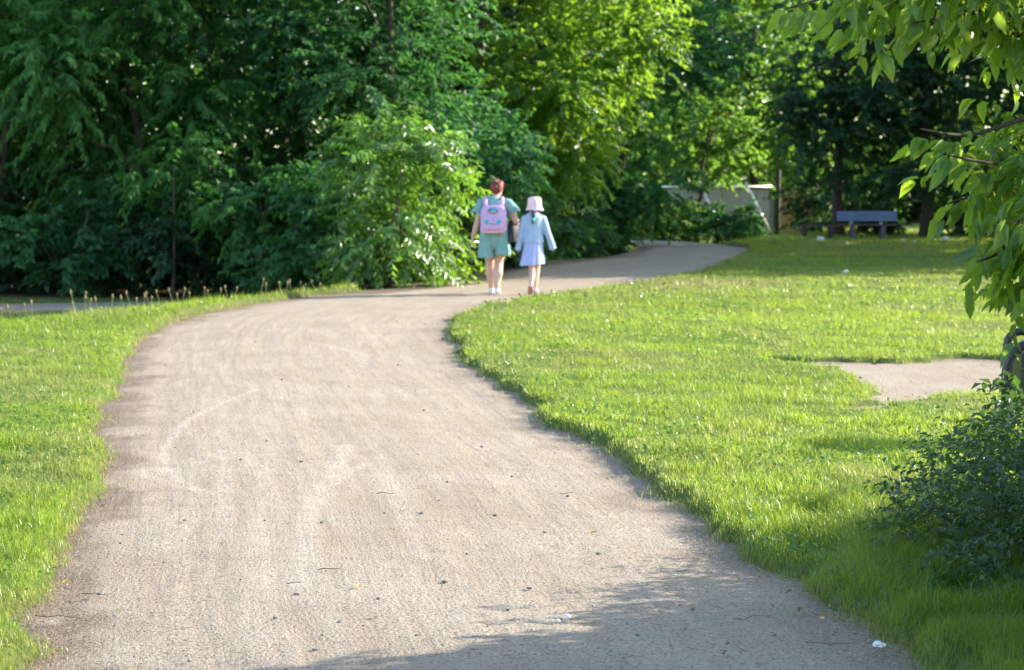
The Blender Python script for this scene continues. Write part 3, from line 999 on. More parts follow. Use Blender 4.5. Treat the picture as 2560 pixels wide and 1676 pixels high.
def far_wood():
    r = np.random.default_rng(5)
    n = 70000
    an = r.uniform(-.62, .62, n)
    d = r.uniform(108, 134, n)
    top = 18 + 5 * fbm(an * 22 + 40, an * 0 + 2, 3)
    z = top * r.random(n) ** 1.4
    # clumps
    cl = fbm(an * 60 + 9, z * .35, 3)
    d = d + (cl - .5) * 10
    b = np.stack([np.sin(an) * d, np.cos(an) * d, z], 1)
    a = unit(r.normal(0, 1, (n, 3)) + np.array([0, 0, -.6]))
    nr = unit(r.normal(0, .7, (n, 3)) + np.array([0, -.5, .7]))
    me = leaves_mesh('far_wood', b, a, nr, r.uniform(.5, 1.0, n), r.uniform(.35, .6, n), cl + r.normal(0, .1, n), M['leaf_far'])
    tag(mobj('far_wood', me), 'mass of green trees closing the view far behind the fence and bench', 'wood', kind='stuff')


far_wood()

# fence with grey boards, bright rail, leaning struts
fx = lambda px, d: (px * K - 1280) / F * d
FD = 73.0
fence = empty('board_fence', (fx(1700, FD), FD, 0), 'grey board fence with a bright metal top rail behind the far shrubs', 'fence')
x0, x1 = fx(1490, FD) - fx(1700, FD), fx(1792, FD) - fx(1700, FD)
nb = int((x1 - x0) / .155)
pm = MB().box((0, 0, .8), (.145, .022, 1.56)).mesh('plank', M['fence_wood'])
for i in range(nb):
    o = mobj('plank', pm, fence, (x0 + .155 * (i + .5), random.uniform(-.006, .006), random.uniform(-.02, .02)))
    o.rotation_euler = (0, random.uniform(-.008, .008), 0)
MB().tube([(x0, -.04, 1.68), (x1, -.04, 1.68)], .05, 8).build('rail', M['metal_bright'], fence, True)
for xx in (x0 + .1, (x0 + x1) / 2):
    MB().box((xx, .09, .9), (.1, .1, 1.8)).build('post', M['concrete'], fence)
for (xa, za, xb, zb, lab) in [(1622, 424, 1662, 500, 'thin bright metal strut leaning left of the thicker one against the fence'), (1732, 424, 1765, 490, 'bright metal strut leaning against the right half of the fence')]:
    pa, pb = at_depth(xa, za, FD - .5), at_depth(xb, zb, FD - .9)
    pb2 = pa + (pb - pa) * 1.75
    ob = MB().tube([tuple(pa), tuple(pb2)], .045, 8).build('metal_strut', M['metal_bright'], None, True)
    tag(ob, lab, 'strut')
pn = empty('tan_fence', (fx(1845, FD + .3), FD + .3, 0), 'tan wooden fence panel right of the dark post', 'fence panel')
pm2 = MB().box((0, 0, .82), (.14, .022, 1.62)).mesh('plank', M['fence_tan'])
for i in range(9):
    mobj('plank', pm2, pn, (-.62 + .152 * i, 0, random.uniform(-.01, .01)))
MB().box((0, .03, 1.3), (1.4, .035, .09)).build('rail', M['fence_tan'], pn)
tag(MB().tube([(fx(1806, 72.3), 72.3, -.1), (fx(1806, 72.3), 72.3, 1.0), (fx(1808, 72.3), 72.3, 2.3)], [.10, .095, .085], 10).build('wooden_pole', M['post_dark'], None, True), 'dark round wooden pole between the grey fence and the tan panel', 'pole')
cpst = empty('concrete_post', (fx(1795, 72.4), 72.4, 0), 'pale concrete post just left of the dark pole', 'post')
MB().box((-.06, 0, .55), (.14, .12, 1.3)).build('shaft', M['concrete'], cpst, bevel=.01)
MB().box((-.06, 0, 1.215), (.17, .15, .03)).build('cap', M['concrete'], cpst, bevel=.005)

# ------------------------------------------------------------------ bench
BD = 63.0
bx = fx(2016, BD)
bench = empty('park_bench', (bx, BD, .03), 'blue grey slatted park bench in the shade under the dark trees', 'bench')
for j in range(3):
    MB().box((0, .16 + .022 * j, .60 + .105 * j), (1.88, .035, .095), rx=-.16).build('backrest_slat', M['bench_blue'], bench, bevel=.006)
for j in range(3):
    MB().box((-.02, -.24 + .13 * j, .43), (1.84, .115, .042)).build('seat_slat', M['bench_brown'], bench, bevel=.006)
for xx in (-.5, .44):
    lg = MB().box((xx, -.1, .2), (.13, .4, .40)).build('leg', M['bench_grey'], bench, bevel=.015)
    MB().box((xx, .19, .62), (.09, .05, .46), rx=-.16).build('back_support', M['concrete'], bench)
lowb = empty('low_bench', (bx - 1.58, BD + .1, .03), 'low backless plank bench end to end with the slatted bench', 'bench')
for j in range(3):
    MB().box((0, -.2 + .13 * j, .40), (1.25, .115, .042)).build('seat_slat', M['bench_brown'], lowb, bevel=.006)
for xx in (-.42, .42):
    MB().box((xx, -.07, .19), (.14, .36, .375)).build('leg', M['post_dark'], lowb, bevel=.01)

# ------------------------------------------------------------------ crumpled litter on the grass
def crumple(name, p, size, label, mat, seed, flat=.6, group=None, cat='litter'):
    r = random.Random(seed)
    bm = bmesh.new()
    bmesh.ops.create_icosphere(bm, subdivisions=2, radius=1)
    for v in bm.verts:
        v.co *= r.uniform(.55, 1.1)
        v.co.x *= size * .5
        v.co.y *= size * .38
        v.co.z = max(v.co.z, -.45) * size * .5 * flat
    me = bpy.data.meshes.new(name)
    bm.to_mesh(me)
    bm.free()
    me.materials.append(mat)
    o = mobj(name, me, None, p)
    o.rotation_euler = (0, 0, r.uniform(0, 3))
    return tag(o, label, cat, group)


def gpz(px, py, dz=.03):
    x, y = gp(px, py)
    return (x, y, dz)


crumple('crumpled_paper', gpz(1905, 566, .13), .27, 'crumpled white paper on the grass left in front of the bench', M['paper'], 1)
crumple('crumpled_paper', gpz(2197, 566, .13), .29, 'largest crumpled white paper on the grass, right of the bench', M['paper'], 2)
crumple('crumpled_paper', gpz(2100, 566, .10), .13, 'small scrap of white paper just right of the bench', M['paper'], 3)
crumple('crumpled_paper', gpz(2125, 569, .09), .11, 'tiny dull scrap of paper between the small scrap and the largest paper', M['paper'], 4)
crumple('crumpled_paper', gpz(1966, 645, .10), .13, 'small white scrap at the edge of the shade on the lawn', M['paper'], 5)
crumple('crumpled_tissue', gpz(2042, 1513, .02), .055, 'crumpled white tissue where the path meets the dark grass at lower right', M['paper'], 6, .45)
crumple('pale_scrap', gpz(1318, 1439, .012), .036, 'larger of two pale scraps lying on the path at lower middle', M['paper'], 7, .45)
crumple('pale_scrap', gpz(1296, 1450, .010), .026, 'smaller of two pale scraps lying on the path at lower middle', M['paper'], 8, .45)
crumple('crumpled_paper', tuple(at_depth(285, 530, 38.0)), .14, 'pale blue white scrap caught in the dark undergrowth left of the sapling', M['paper'], 9, .5)
crumple('crumpled_paper', tuple(at_depth(350, 527, 38.0)), .11, 'smaller pale scrap nearest the sapling stem in the dark undergrowth', M['paper'], 10, .5)

make_weeds()

# stones, twigs and fallen leaves on the path
stone_mesh = []
for q in range(5):
    bm = bmesh.new()
    bmesh.ops.create_icosphere(bm, subdivisions=1, radius=1)
    for v in bm.verts:
        v.co *= random.uniform(.7, 1.1)
        v.co.z *= .6
    me = bpy.data.meshes.new('pebble')
    bm.to_mesh(me)
    bm.free()
    me.materials.append(M['stone'])
    stone_mesh.append(me)
PEB = [(430, 1212), (615, 1212), (1040, 1122), (893, 1195), (748, 1217), (620, 1027), (655, 884), (965, 908), (985, 955), (1035, 1355), (1085, 1290), (845, 1458),
       (690, 1384), (733, 1513), (980, 1195), (1190, 1110), (790, 1450), (1320, 1155), (560, 1070), (750, 1480), (880, 1395), (230, 1383), (280, 1265),
       (700, 1075), (1120, 1040), (925, 850), (810, 900), (1020, 1165), (1150, 1200), (1265, 1240), (1390, 1290), (450, 960), (560, 1350), (380, 1310), (440, 1540),
       (640, 1440), (1180, 1420), (970, 1480), (1230, 1370), (1480, 1480), (1610, 1420), (1690, 1500), (1800, 1480)]
for i, (px, py) in enumerate(PEB):
    o = mobj('pebble', stone_mesh[i % 5], None, gpz(px, py, .005))
    s = random.uniform(.006, .012)
    o.scale = (s * random.uniform(.9, 1.5), s, s)
    o.rotation_euler = (0, 0, random.uniform(0, 6))
    tag(o, 'small dark grey pebble lying on the gravel path', 'pebble', 'pebbles scattered on the path')
for i, (px, py, ln, a) in enumerate([(765, 1327, .09, .1), (688, 1360, .07, .0), (140, 1440, .20, -.35), (225, 1385, .12, -.2), (900, 1150, .10, .2), (1600, 1330, .10, .3), (1750, 1440, .14, .1), (1930, 1500, .16, -.2), (1320, 1150, .09, -.5)]):
    p = gpz(px, py, .006)
    r = np.random.default_rng(i)
    mb = MB().tube(limb_pts(np.array([-ln / 2, 0, 0]), np.array([ln / 2, 0, .004]), 5, .004, r), [.0018, .0016, .0014, .0012, .0008], 5)
    o = mb.build('twig', M['twig_brown'], None, True, p)
    o.rotation_euler = (0, 0, a)
    tag(o, 'thin dark twig lying on the gravel path', 'twig', 'twigs lying on the path')


def leaf_mesh(name, L, W, curl, fold, mat, tint, n=6):
    """ovate pointed leaf along +Y, normal +Z: left, midrib and right vertex per station"""
    vs, fs = [], []
    for i in range(n):
        t = i / (n - 1)
        w = W * .5 * (math.sin(math.pi * min(1, t ** .75)) ** .9) * (1 - .25 * t) if 0 < i < n - 1 else 0.0008
        z = -curl * L * t * t
        vs += [(-w, t * L, z + fold * w), (0, t * L, z), (w, t * L, z + fold * w)]
    for i in range(n - 1):
        a = i * 3
        fs += [(a, a + 1, a + 4, a + 3), (a + 1, a + 2, a + 5, a + 4)]
    me = bpy.data.meshes.new(name)
    me.from_pydata(vs, [], fs)
    me.polygons.foreach_set('use_smooth', np.ones(len(fs), dtype=bool))
    at = me.attributes.new('tint', 'FLOAT', 'POINT')
    at.data.foreach_set('value', np.full(len(vs), tint, dtype=np.float32))
    me.materials.append(mat)
    me.update()
    return me


fl_y = [leaf_mesh('fallen_leaf', .036, .024, -.25, .5, M['leaf_yellow'], .5), leaf_mesh('fallen_leaf', .028, .018, .3, .3, M['leaf_brown'], .5)]
for i, (px, py, kind) in enumerate([(1370, 1247, 0), (1862, 1420, 1), (1915, 1447, 0), (145, 1363, 0), (125, 1520, 0), (50, 1440, 1), (1690, 1520, 1), (160, 1250, 1), (835, 1368, 0), (245, 1180, 1), (870, 1440, 1), (1840, 1380, 1), (1950, 1480, 1), (205, 1105, 1)]):
    p = gpz(px, py, .012)
    o = mobj('fallen_leaf', fl_y[kind], None, p)
    o.rotation_euler = (random.uniform(-.3, .3), random.uniform(-.3, .3), random.uniform(0, 6))
    tag(o, ('small yellow leaf fallen on the edge of the path', 'small brown leaf fallen on the edge of the path')[kind], 'fallen leaf', ('yellow fallen leaves', 'brown fallen leaves')[kind])

# plantain heads on the verge crest
st_me = None
HEADS = [(10, 722), (28, 716), (62, 712), (75, 706), (160, 708), (178, 682), (196, 694), (214, 684), (206, 700), (232, 698), (258, 692), (290, 694), (305, 684), (318, 698), (335, 690),
         (345, 684), (352, 694), (372, 680), (402, 676), (414, 690), (424, 674), (440, 690), (478, 672), (486, 686), (510, 676), (528, 670), (545, 676), (606, 652), (618, 664), (650, 664), (666, 660), (676, 656), (694, 660), (712, 664), (735, 656), (752, 664)]
for i, (px, py) in enumerate(HEADS):
    f = np.interp(px, [0, 150, 400, 700, 900], [735, 711, 690, 664, 652])
    gx, gy = gp(px, f + 5, .13)
    gz0 = ground_z(np.array([gx]), np.array([gy]))[0][0]
    top = at_depth(px, py, gy)[2]
    hh = max(top - gz0, .14)
    rt = empty('plantain_stalk', (gx, gy, gz0), 'brown plantain seed head on a thin stalk along the verge crest', 'seed head', 'plantain heads along the verge crest')
    lx = random.uniform(-.28, .28) * hh
    MB().tube([(0, 0, -.01), (lx * .3, 0, hh * .5), (lx, 0, hh)], [.006, .005, .005], 5).build('stalk', M['twig_green'], rt, True)
    MB().ball((lx, 0, hh + .015), (.013, .013, random.uniform(.020, .036)), 7, 6).build('head', M['grass_dry'], rt, True)

# ------------------------------------------------------------------ black tube rack at the right edge
RD = 11.6
rk = empty('bike_rack', (*at_depth(2341, 790, RD)[:2], .02), 'black steel tube rack with rounded corners at the right edge beside the bare patch', 'rack')
zt = at_depth(2352, 796, RD)[2] - .02
def hoop(w, h, r, y, tr, name, x0=0.0):
    pts = [(x0, y, 0)]
    for q in range(7):
        a = math.pi - q * math.pi / 12
        pts.append((x0 + r + r * math.cos(a), y, h - r + r * math.sin(a)))
    for q in range(7):
        a = math.pi / 2 - q * math.pi / 12
        pts.append((x0 + w - r + r * math.cos(a), y, h - r + r * math.sin(a)))
    pts.append((x0 + w, y, 0))
    MB().tube(pts, tr, 10, up=(0, 1, 0)).build(name, M['black_metal'], rk, True)
hoop(.75, zt, .17, 0, .029, 'hoop')
hoop(.72, zt + .035, .08, .40, .025, 'hoop', .10)
MB().box((.40, .2, zt - .19), (.62, .36, .26)).build('panel', M['black_metal'], rk, bevel=.02)

# ------------------------------------------------------------------ near tree hanging in from the right
near_leaf = [leaf_mesh('leaf', 1, w, c, f, M['leaf_near'], t, 7) for w, c, f, t in
             ((.44, .22, .38, .3), (.48, .12, .45, .6), (.40, .32, .32, .45), (.50, .18, .28, .85), (.42, .05, .50, .15), (.46, .40, .40, .7))]


def place_leaf(parent, root, p, a, n, L, meshes):
    a = Vector(a).normalized()
    n = Vector(n)
    n = (n - a * n.dot(a)).normalized()
    x = a.cross(n)
    R = Matrix((x, a, n)).transposed().to_4x4()
    o = bpy.data.objects.new('leaf', random.choice(meshes))
    link(o, parent)
    o.matrix_local = Matrix.Translation(Vector(p) - Vector(root)) @ R @ Matrix.Scale(L, 4)
    return o


TB = Vector((3.5, 6.0, 0.03))
nt_tree = empty('overhanging_tree', TB, 'near tree with pointed glossy leaves hanging in from the right and top', 'tree')
r = np.random.default_rng(77)
MB().tube(limb_pts(np.array([0, 0, -.1]), np.array([.1, .1, 4.4]), 8, .05, r), [.13, .115, .105, .095, .08, .065, .05, .03], 9).build('trunk', M['bark'], nt_tree, True)
BR = [([(2800, 120), (2560, 200), (2380, 275), (2250, 315), (2140, 300)], 6.1, 30), ([(2700, 330), (2480, 330), (2330, 380), (2200, 360)], 6.0, 24), ([(2800, 260), (2560, 370), (2380, 430), (2260, 455), (2200, 475)], 6.25, 30),
      ([(2800, 420), (2560, 490), (2420, 540), (2320, 590), (2270, 610)], 6.05, 28), ([(2800, 500), (2560, 580), (2440, 610), (2375, 655)], 6.2, 22),
      ([(2700, 520), (2520, 590), (2430, 620), (2372, 660)], 5.9, 9), ([(2800, 380), (2600, 440), (2470, 480), (2340, 520)], 5.8, 22),
      ([(2800, -160), (2500, -90), (2200, -60), (1980, -20), (1830, 20)], 6.0, 40), ([(2700, -120), (2400, -50), (2150, -10), (1960, 40)], 6.15, 36),
      ([(2800, -40), (2520, 0), (2300, 20), (2120, 55)], 6.05, 32), ([(2800, 20), (2540, 60), (2380, 80), (2270, 60)], 6.2, 26)]
extra = []
for pts, dep, nl in BR:
    W3 = np.array([at_depth(px, py, dep + .15 * q) for q, (px, py) in enumerate(pts[::-1])])[::-1]
    W3s = resample(W3, 14)
    rel = [tuple(Vector(p) - TB) for p in W3s]
    j0 = np.array([.05, .05, max(W3[0][2] - .3, .8)])
    allp = [tuple(j0)] + rel
    MB().tube(allp, [.020] + [.015 * (1 - .82 * i / 13) for i in range(14)], 6).build('branch', M['bark'], nt_tree, True)
    extra.append(W3s[r.integers(0, 11, 32)] + r.normal(0, .05, (32, 3)))
    for q in range(nl):
        t = 1 - (q / nl) ** 1.15 * .82
        i = min(int(t * 13), 12)
        p = W3s[i] + (W3s[i + 1] - W3s[i]) * (t * 13 - i)
        d = unit(W3s[i + 1] - W3s[i])
        s = 1 if q % 2 else -1
        sd2 = unit(np.cross(d, np.array([0, .6, 1.0])))
        p = p + r.normal(0, .012, 3) + np.array([0, 0, -.02]) * r.random()
        tw = .045 * r.random()
        a = d * r.uniform(.3, .8) + sd2 * s * r.uniform(.1, .5) + np.array([-.15, 0, -r.uniform(.45, 1.2)])
        n = np.array([r.normal(.3, .5), r.normal(-.6, .5), r.normal(.7, .4)])
        place_leaf(nt_tree, TB, p + unit(a) * tw, a, n, r.uniform(.056, .095), near_leaf)
# body of the crown outside the frame, and darker leaves behind the named ones
n = 9000
ox, oz = r.normal(3.25, .75, n), np.where(r.random(n) < .86, r.uniform(.3, 1.75, n), r.uniform(1.75, 4.2, n))
e_lim = np.interp(oz, [.3, .8, 1.1, 1.5, 2.5, 4.2], [7.7, 7.6, 6.75, 6.4, 6.2, 5.6])     # outline of the crown as the sun sees it
oy = r.uniform(4.3, 1.0 * e_lim) + .306 * ox
o_ = np.stack([ox, oy, oz], 1)
fr = .256 * oy + .26                                   # keeps the loose crown out of the open view; the named branches reach in
o_ = o_[(ox > fr) & (ox < 5.2)][:3800]
o2 = np.array([at_depth(r.uniform(2440, 2700), r.uniform(230, 540), r.uniform(5.95, 6.9)) for _ in range(170)] + [at_depth(r.uniform(1980, 2600), r.uniform(-300, -40), r.uniform(5.8, 6.6)) for _ in range(150)])
o_ = np.vstack([o_, o2] + extra)
d_ = unit(r.normal(0, 1, (len(o_), 3)) + np.array([-.25, 0, -.3]))
b_, a_, n_, l_, t_ = sprays(o_ - np.array(TB), d_, r.uniform(.08, .22, len(o_)), 8, .064, .8, .6, r, r.uniform(.1, .7, len(o_)))
k_ = b_[:, 2] > .05
b_, a_, n_, l_, t_ = b_[k_], a_[k_], n_[k_], l_[k_], t_[k_]
cro = mobj('crown', near_leaves_mesh('crown', b_, a_, n_, l_, l_ * .46, t_, M['leaf_near']), nt_tree)
cro['kind'] = 'stuff'

# ------------------------------------------------------------------ bramble at lower right
BB = Vector((2.42, 7.75, .02))
br = empty('bramble', BB, 'dark tangled bramble with small leaves at the lower right beside the path', 'bush')
r = np.random.default_rng(99)
bl = [leaf_mesh('leaf', 1, w, c, f, M['leaf_bramble'], t, 5) for w, c, f, t in ((.6, .2, .3, .3), (.65, .1, .35, .6), (.55, .3, .2, .9), (.7, .05, .2, .5))]
tips = []
for q in range(46):
    an = r.uniform(0, 6.28)
    rr = r.uniform(.1, .85)
    px, py_ = math.cos(an) * rr * .85, math.sin(an) * rr * 1.15
    hh = r.uniform(.35, .80) * (1.02 - .35 * rr)
    p0 = np.array([px * .7, py_ * .7, -.03])
    p1 = np.array([px + r.normal(0, .12), py_ + r.normal(0, .12), hh])
    P = limb_pts(p0, p1, 6, .02, r, .05)
    if q < 26:
        MB().tube(P, [.006, .0055, .005, .0045, .004, .002], 5).build('stem', M['twig_green'], br, True)
    tips.append(P)
cnt = 0
for P in tips:
    for j in range(6):
        if cnt >= 240: break
        i = r.integers(2, 5)
        p = P[i] + (P[i + 1] - P[i]) * r.random()
        a = np.array([r.normal(-.2, .7), r.normal(-.5, .6), r.normal(-.1, .4)])
        nn = np.array([r.normal(0, .4), r.normal(-.4, .4), 1.0])
        place_leaf(br, BB, np.array(BB) + p, a, nn, r.uniform(.030, .078), bl)
        cnt += 1
n = 3200
u = unit(r.normal(0, 1, (n, 3)))
u[:, 2] = np.abs(u[:, 2])
o_ = u * (r.random((n, 1)) ** .4) * np.array([.95, 1.25, .70])
b_, a_, n_, l_, t_ = sprays(o_, unit(u + r.normal(0, .6, (n, 3))), r.uniform(.07, .2, n), 8, .030, .4, .8, r, r.uniform(.1, .8, n), .5)
e = b_[:, 2] > 0
fo = mobj('foliage', leaves_mesh('foliage', b_[e], a_[e], n_[e], l_[e], l_[e] * .55, t_[e], M['leaf_bramble']), br)
fo['kind'] = 'stuff'

# ------------------------------------------------------------------ people
def body_from(mb, name, mat, parent, voxel=.011, smooth_it=6):
    """one continuous surface: the overlapping lofts are fused by a voxel remesh and relaxed"""
    me = mb.mesh(name, mat, True)
    o = bpy.data.objects.new(name, me)
    COL.objects.link(o)
    m = o.modifiers.new('fuse', 'REMESH')
    m.mode = 'VOXEL'
    m.voxel_size = voxel
    m.use_smooth_shade = True
    s = o.modifiers.new('relax', 'SMOOTH')
    s.factor = .5
    s.iterations = smooth_it
    dg = bpy.context.evaluated_depsgraph_get()
    me2 = bpy.data.meshes.new_from_object(o.evaluated_get(dg))
    bpy.data.objects.remove(o)
    me2.name = name
    if not me2.materials: me2.materials.append(mat)
    me2.polygons.foreach_set('use_smooth', np.ones(len(me2.polygons), dtype=bool))
    return mobj(name, me2, parent)


def hand(mb, w, d, sc, side):
    """palm with four fingers and a thumb hanging from wrist w along direction d, curled forward (+Y)"""
    w, d = Vector(w), Vector(d).normalized()
    y = Vector((0, 1, 0))
    y = (y - d * y.dot(d)).normalized()
    mb.tube([w - d * .02 * sc, w + d * .03 * sc, w + d * .085 * sc], [(.024 * sc, .017 * sc), (.040 * sc, .017 * sc), (.038 * sc, .014 * sc)], 10, up=y)
    for q, ln in enumerate((.066, .078, .072, .056)):
        b = w + d * .078 * sc + y * ((1.5 - q) * .019 * sc)
        mb.tube([b, b + d * ln * .45 * sc, b + (d * .85 - Vector((side, 0, 0)) * .3).normalized() * ln * .95 * sc], [.0095 * sc, .009 * sc, .0075 * sc], 6)
    b = w + d * .02 * sc + y * .028 * sc
    mb.tube([b, b + (d * .7 + y * .7) * .035 * sc, b + (d + y * .45) * .062 * sc], [.012 * sc, .011 * sc, .009 * sc], 6)


def shoe(parent, p, yaw, L, mat, sole_mat, pitch=0.0):
    o = MB()
    o.tube([(0, -L * .34, .035), (0, -L * .2, .048), (0, L * .1, .042), (0, L * .4, .03), (0, L * .62, .022)],
           [(.030, .026), (.037, .040), (.040, .034), (.042, .024), (.022, .014)], 12, up=(1, 0, 0))
    s = o.build('shoe', mat, parent, True)
    so = MB().tube([(0, -L * .36, .010), (0, -L * .1, .010), (0, L * .35, .010), (0, L * .64, .012)], [(.034, .009), (.036, .009), (.043, .009), (.02, .008)], 12, up=(1, 0, 0)).build('sole', sole_mat, s, True)
    s.location = p
    s.rotation_euler = (pitch, 0, yaw)
    return s


def mirror_head(mb, c, sc, face=0.0):
    """cranium, jaw, nose, ears about c; looks along +Y turned by face"""
    R = Matrix.Rotation(face, 3, 'Z')
    c = Vector(c)
    q = lambda x, y, z: tuple(c + R @ Vector((x * sc, y * sc, z * sc)))
    mb.ball(q(0, -.008, .028), (.077 * sc, .094 * sc, .092 * sc), 16, 12)
    mb.ball(q(0, .03, -.045), (.058 * sc, .062 * sc, .072 * sc), 14, 10)
    mb.tube([q(0, .085, .012), q(0, .105, -.022), q(0, .082, -.03)], [.010 * sc, .015 * sc, .010 * sc], 7)
    for s in (-1, 1):
        mb.ball(q(.078 * s, -.005, -.008), (.011 * sc, .020 * sc, .032 * sc), 8, 6)
        mb.ball(q(.03 * s, .078, .012), (.014 * sc, .010 * sc, .010 * sc), 8, 6)
    mb.tube([q(-.025, .083, -.062), q(0, .091, -.060), q(.025, .083, -.062)], .009 * sc, 6)


# ---- woman
wx, wy = on_ground(1236, 735)
W_ = empty('person', (wx, wy, 0), 'walking person with short red hair, sage green playsuit, lilac backpack and black shoulder bag', 'person', rz=-.05)
mb = MB()
mb.tube([(0, .0, .82), (0, -.01, .92), (0, .01, 1.05), (0, .0, 1.18), (0, .0, 1.30), (0, .0, 1.38), (.01, .01, 1.42)],
        [(.175, .125), (.200, .140), (.165, .125), (.170, .125), (.175, .115), (.13, .09), (.065, .065)], 18, up=(1, 0, 0))
mb.tube([(.01, .005, 1.38), (.03, .02, 1.47), (.035, .03, 1.53)], [.062, .056, .055], 12)
mirror_head(mb, (.04, .03, 1.553), 1.08, -.3)
# legs: right leg carries the weight, left leg trails a little
LEG_L = [(-.085, .0, .88), (-.085, .08, .66), (-.075, .15, .47), (-.066, .17, .30), (-.055, .20, .12), (-.055, .21, .07)]
LEG_R = [(.085, .0, .88), (.075, .03, .66), (.060, .05, .46), (.050, -.03, .30), (.040, -.09, .13), (.040, -.10, .08)]
lr_ = [.105, .096, .068, .076, .047, .044]
mb.tube(LEG_L, lr_, 12)
mb.tube(LEG_R, lr_, 12)
# arms: the left hangs away from the body, the right is bent round the bag strap
AL = [(-.165, 0, 1.335), (-.215, -.015, 1.20), (-.245, -.02, 1.07), (-.285, .01, .93), (-.322, .05, .82)]
mb.tube(AL, [.058, .054, .045, .042, .029], 10)
hand(mb, AL[-1], (-.25, .28, -1), 1.0, -1)
AR = [(.175, 0, 1.335), (.255, -.03, 1.20), (.325, -.05, 1.06), (.315, .08, 1.00), (.235, .20, 1.02)]
mb.tube(AR, [.058, .056, .050, .044, .030], 10)
hand(mb, AR[-1], (-.7, .5, .15), 1.0, 1)
bodyW = body_from(mb, 'body', M['skin'], W_)
# hair: short cap, lighter ends
hr = MB().ball((.036, .012, 1.580), (.105, .112, .088), 18, 12).ball((.036, -.040, 1.545), (.082, .062, .085), 14, 10).ball((.042, .035, 1.622), (.098, .092, .056), 14, 8)
hairW = body_from(hr, 'hair', M['hair_red'], W_, .009, 3)
r = np.random.default_rng(4)
tuft = MB()
for q in range(90):
    u = unit(r.normal(0, 1, 3) + np.array([0, -.1, .2]))
    p = np.array([.038, .012, 1.592]) + u * np.array([.099, .106, .086])
    tuft.tube([tuple(p), tuple(p + (u * .5 + r.normal(0, .5, 3) + np.array([0, 0, -.1])) * .022)], [.006, .0015], 4)
tuft.build('hair_tuft', M['hair_red'], hairW)
# playsuit
tp = MB()
tp.tube([(0, 0, .66), (0, 0, .72), (0, 0, .80), (0, 0, .86), (0, -.005, .95), (0, .0, 1.04), (0, 0, 1.18), (0, 0, 1.30), (0, 0, 1.375), (.01, .008, 1.425)],
        [(.05, .10), (.12, .14), (.20, .15), (.212, .150), (.215, .155), (.188, .142), (.190, .140), (.200, .132), (.168, .105), (.088, .085)], 24, up=(1, 0, 0))
for s, A in ((-1, AL), (1, AR)):
    tp.tube([(A[0][0] * .75, 0, 1.36), (A[0][0] * 1.12, -.004, 1.335), (A[1][0] * 1.06, -.012, 1.235), (A[1][0] * 1.13, -.016, 1.185)], [.06, .076, .090, .102], 14, caps=False)
top_o = tp.build('playsuit_top', M['sage'], W_, True)
sh = MB()
for s, hem in ((-1, .535), (1, .575)):
    cx = .098 * s
    n = 28
    rings = [(.93, .112, .150), (.85, .122, .158), (.74, .130, .160), (.65, .136, .160), (hem, .142, .162)]
    base = len(sh.v)
    for j, (z, ra, rb) in enumerate(rings):
        for k in range(n):
            a = 2 * math.pi * k / n
            w = 1 + .05 * j / 4 * math.sin(a * 7 + s)
            sh.v.append((cx + ra * w * math.cos(a) * (1.0 if math.cos(a) * s > 0 else .72), rb * w * math.sin(a), z))
    for j in range(len(rings) - 1):
        for k in range(n):
            k2 = (k + 1) % n
            sh.f.append((base + (j + 1) * n + k, base + (j + 1) * n + k2, base + j * n + k2, base + j * n + k))
sh.build('playsuit_shorts', M['sage'], W_, True)
shoe(W_, (-.055, .235, .004), .05, .19, M['shoe_white'], M['shoe_white'])
shoe(W_, (.042, -.075, .022), -.14, .19, M['shoe_white'], M['shoe_white'], -.22)


def rounded_slab(name, outline, y0, y1, mat, parent, bev=.02):
    """outline in x,z extruded from y0 to y1"""
    n = len(outline)
    vs = [(x, y0, z) for x, z in outline] + [(x, y1, z) for x, z in outline]
    fs = [tuple(range(n)), tuple(range(2 * n - 1, n - 1, -1))] + [(i, i + n, (i + 1) % n + n, (i + 1) % n) for i in range(n)]
    o = MB().add(vs, fs).build(name, mat, parent, True, bevel=bev)
    return o


pack = empty('backpack', (wx, wy, 0), 'lilac child\'s backpack with turquoise dots worn on the back of the red haired person', 'backpack', rz=-.05)
ol = [(-.185, .93), (-.165, .905), (.165, .905), (.188, .93), (.185, 1.20), (.165, 1.265), (.10, 1.30), (-.11, 1.30), (-.17, 1.265), (-.185, 1.20)]
rounded_slab('pack_body', ol, -.29, -.15, M['lilac'], pack, .028)
rounded_slab('pack_base', [(-.178, .945), (-.160, .898), (.160, .898), (.180, .945)], -.302, -.16, M['salmon'], pack, .012)
rounded_slab('front_pocket', [(-.15, .95), (.15, .95), (.155, 1.12), (-.155, 1.12)], -.315, -.288, M['lilac'], pack, .012)
for sx in (-.095, .082):
    MB().tube([(sx, -.322, 1.062), (sx, -.314, 1.062)], .034, 18).build('round_patch', M['turquoise'], pack)
MB().tube([(-.005, -.321, 1.088), (-.005, -.314, 1.088)], .012, 10).build('round_patch', M['turquoise'], pack)
MB().tube([(-.045, -.3185, 1.035), (-.005, -.3185, 1.026), (.04, -.3185, 1.033)], .004, 6).build('stitched_line', M['navy'], pack)
MB().tube([(-.005, -.304, 1.222), (-.005, -.292, 1.222)], [(.072, .042), (.072, .042)], 20, up=(1, 0, 0)).build('emblem', M['navy'], pack)
MB().tube([(.005, -.309, 1.228), (.005, -.303, 1.228)], [(.050, .027), (.050, .027)], 18, up=(1, 0, 0)).build('emblem', M['turquoise'], pack)
MB().tube([(-.005, -.310, 1.204), (-.005, -.303, 1.204)], [(.055, .009), (.055, .009)], 14, up=(1, 0, 0)).build('emblem', M['salmon'], pack)
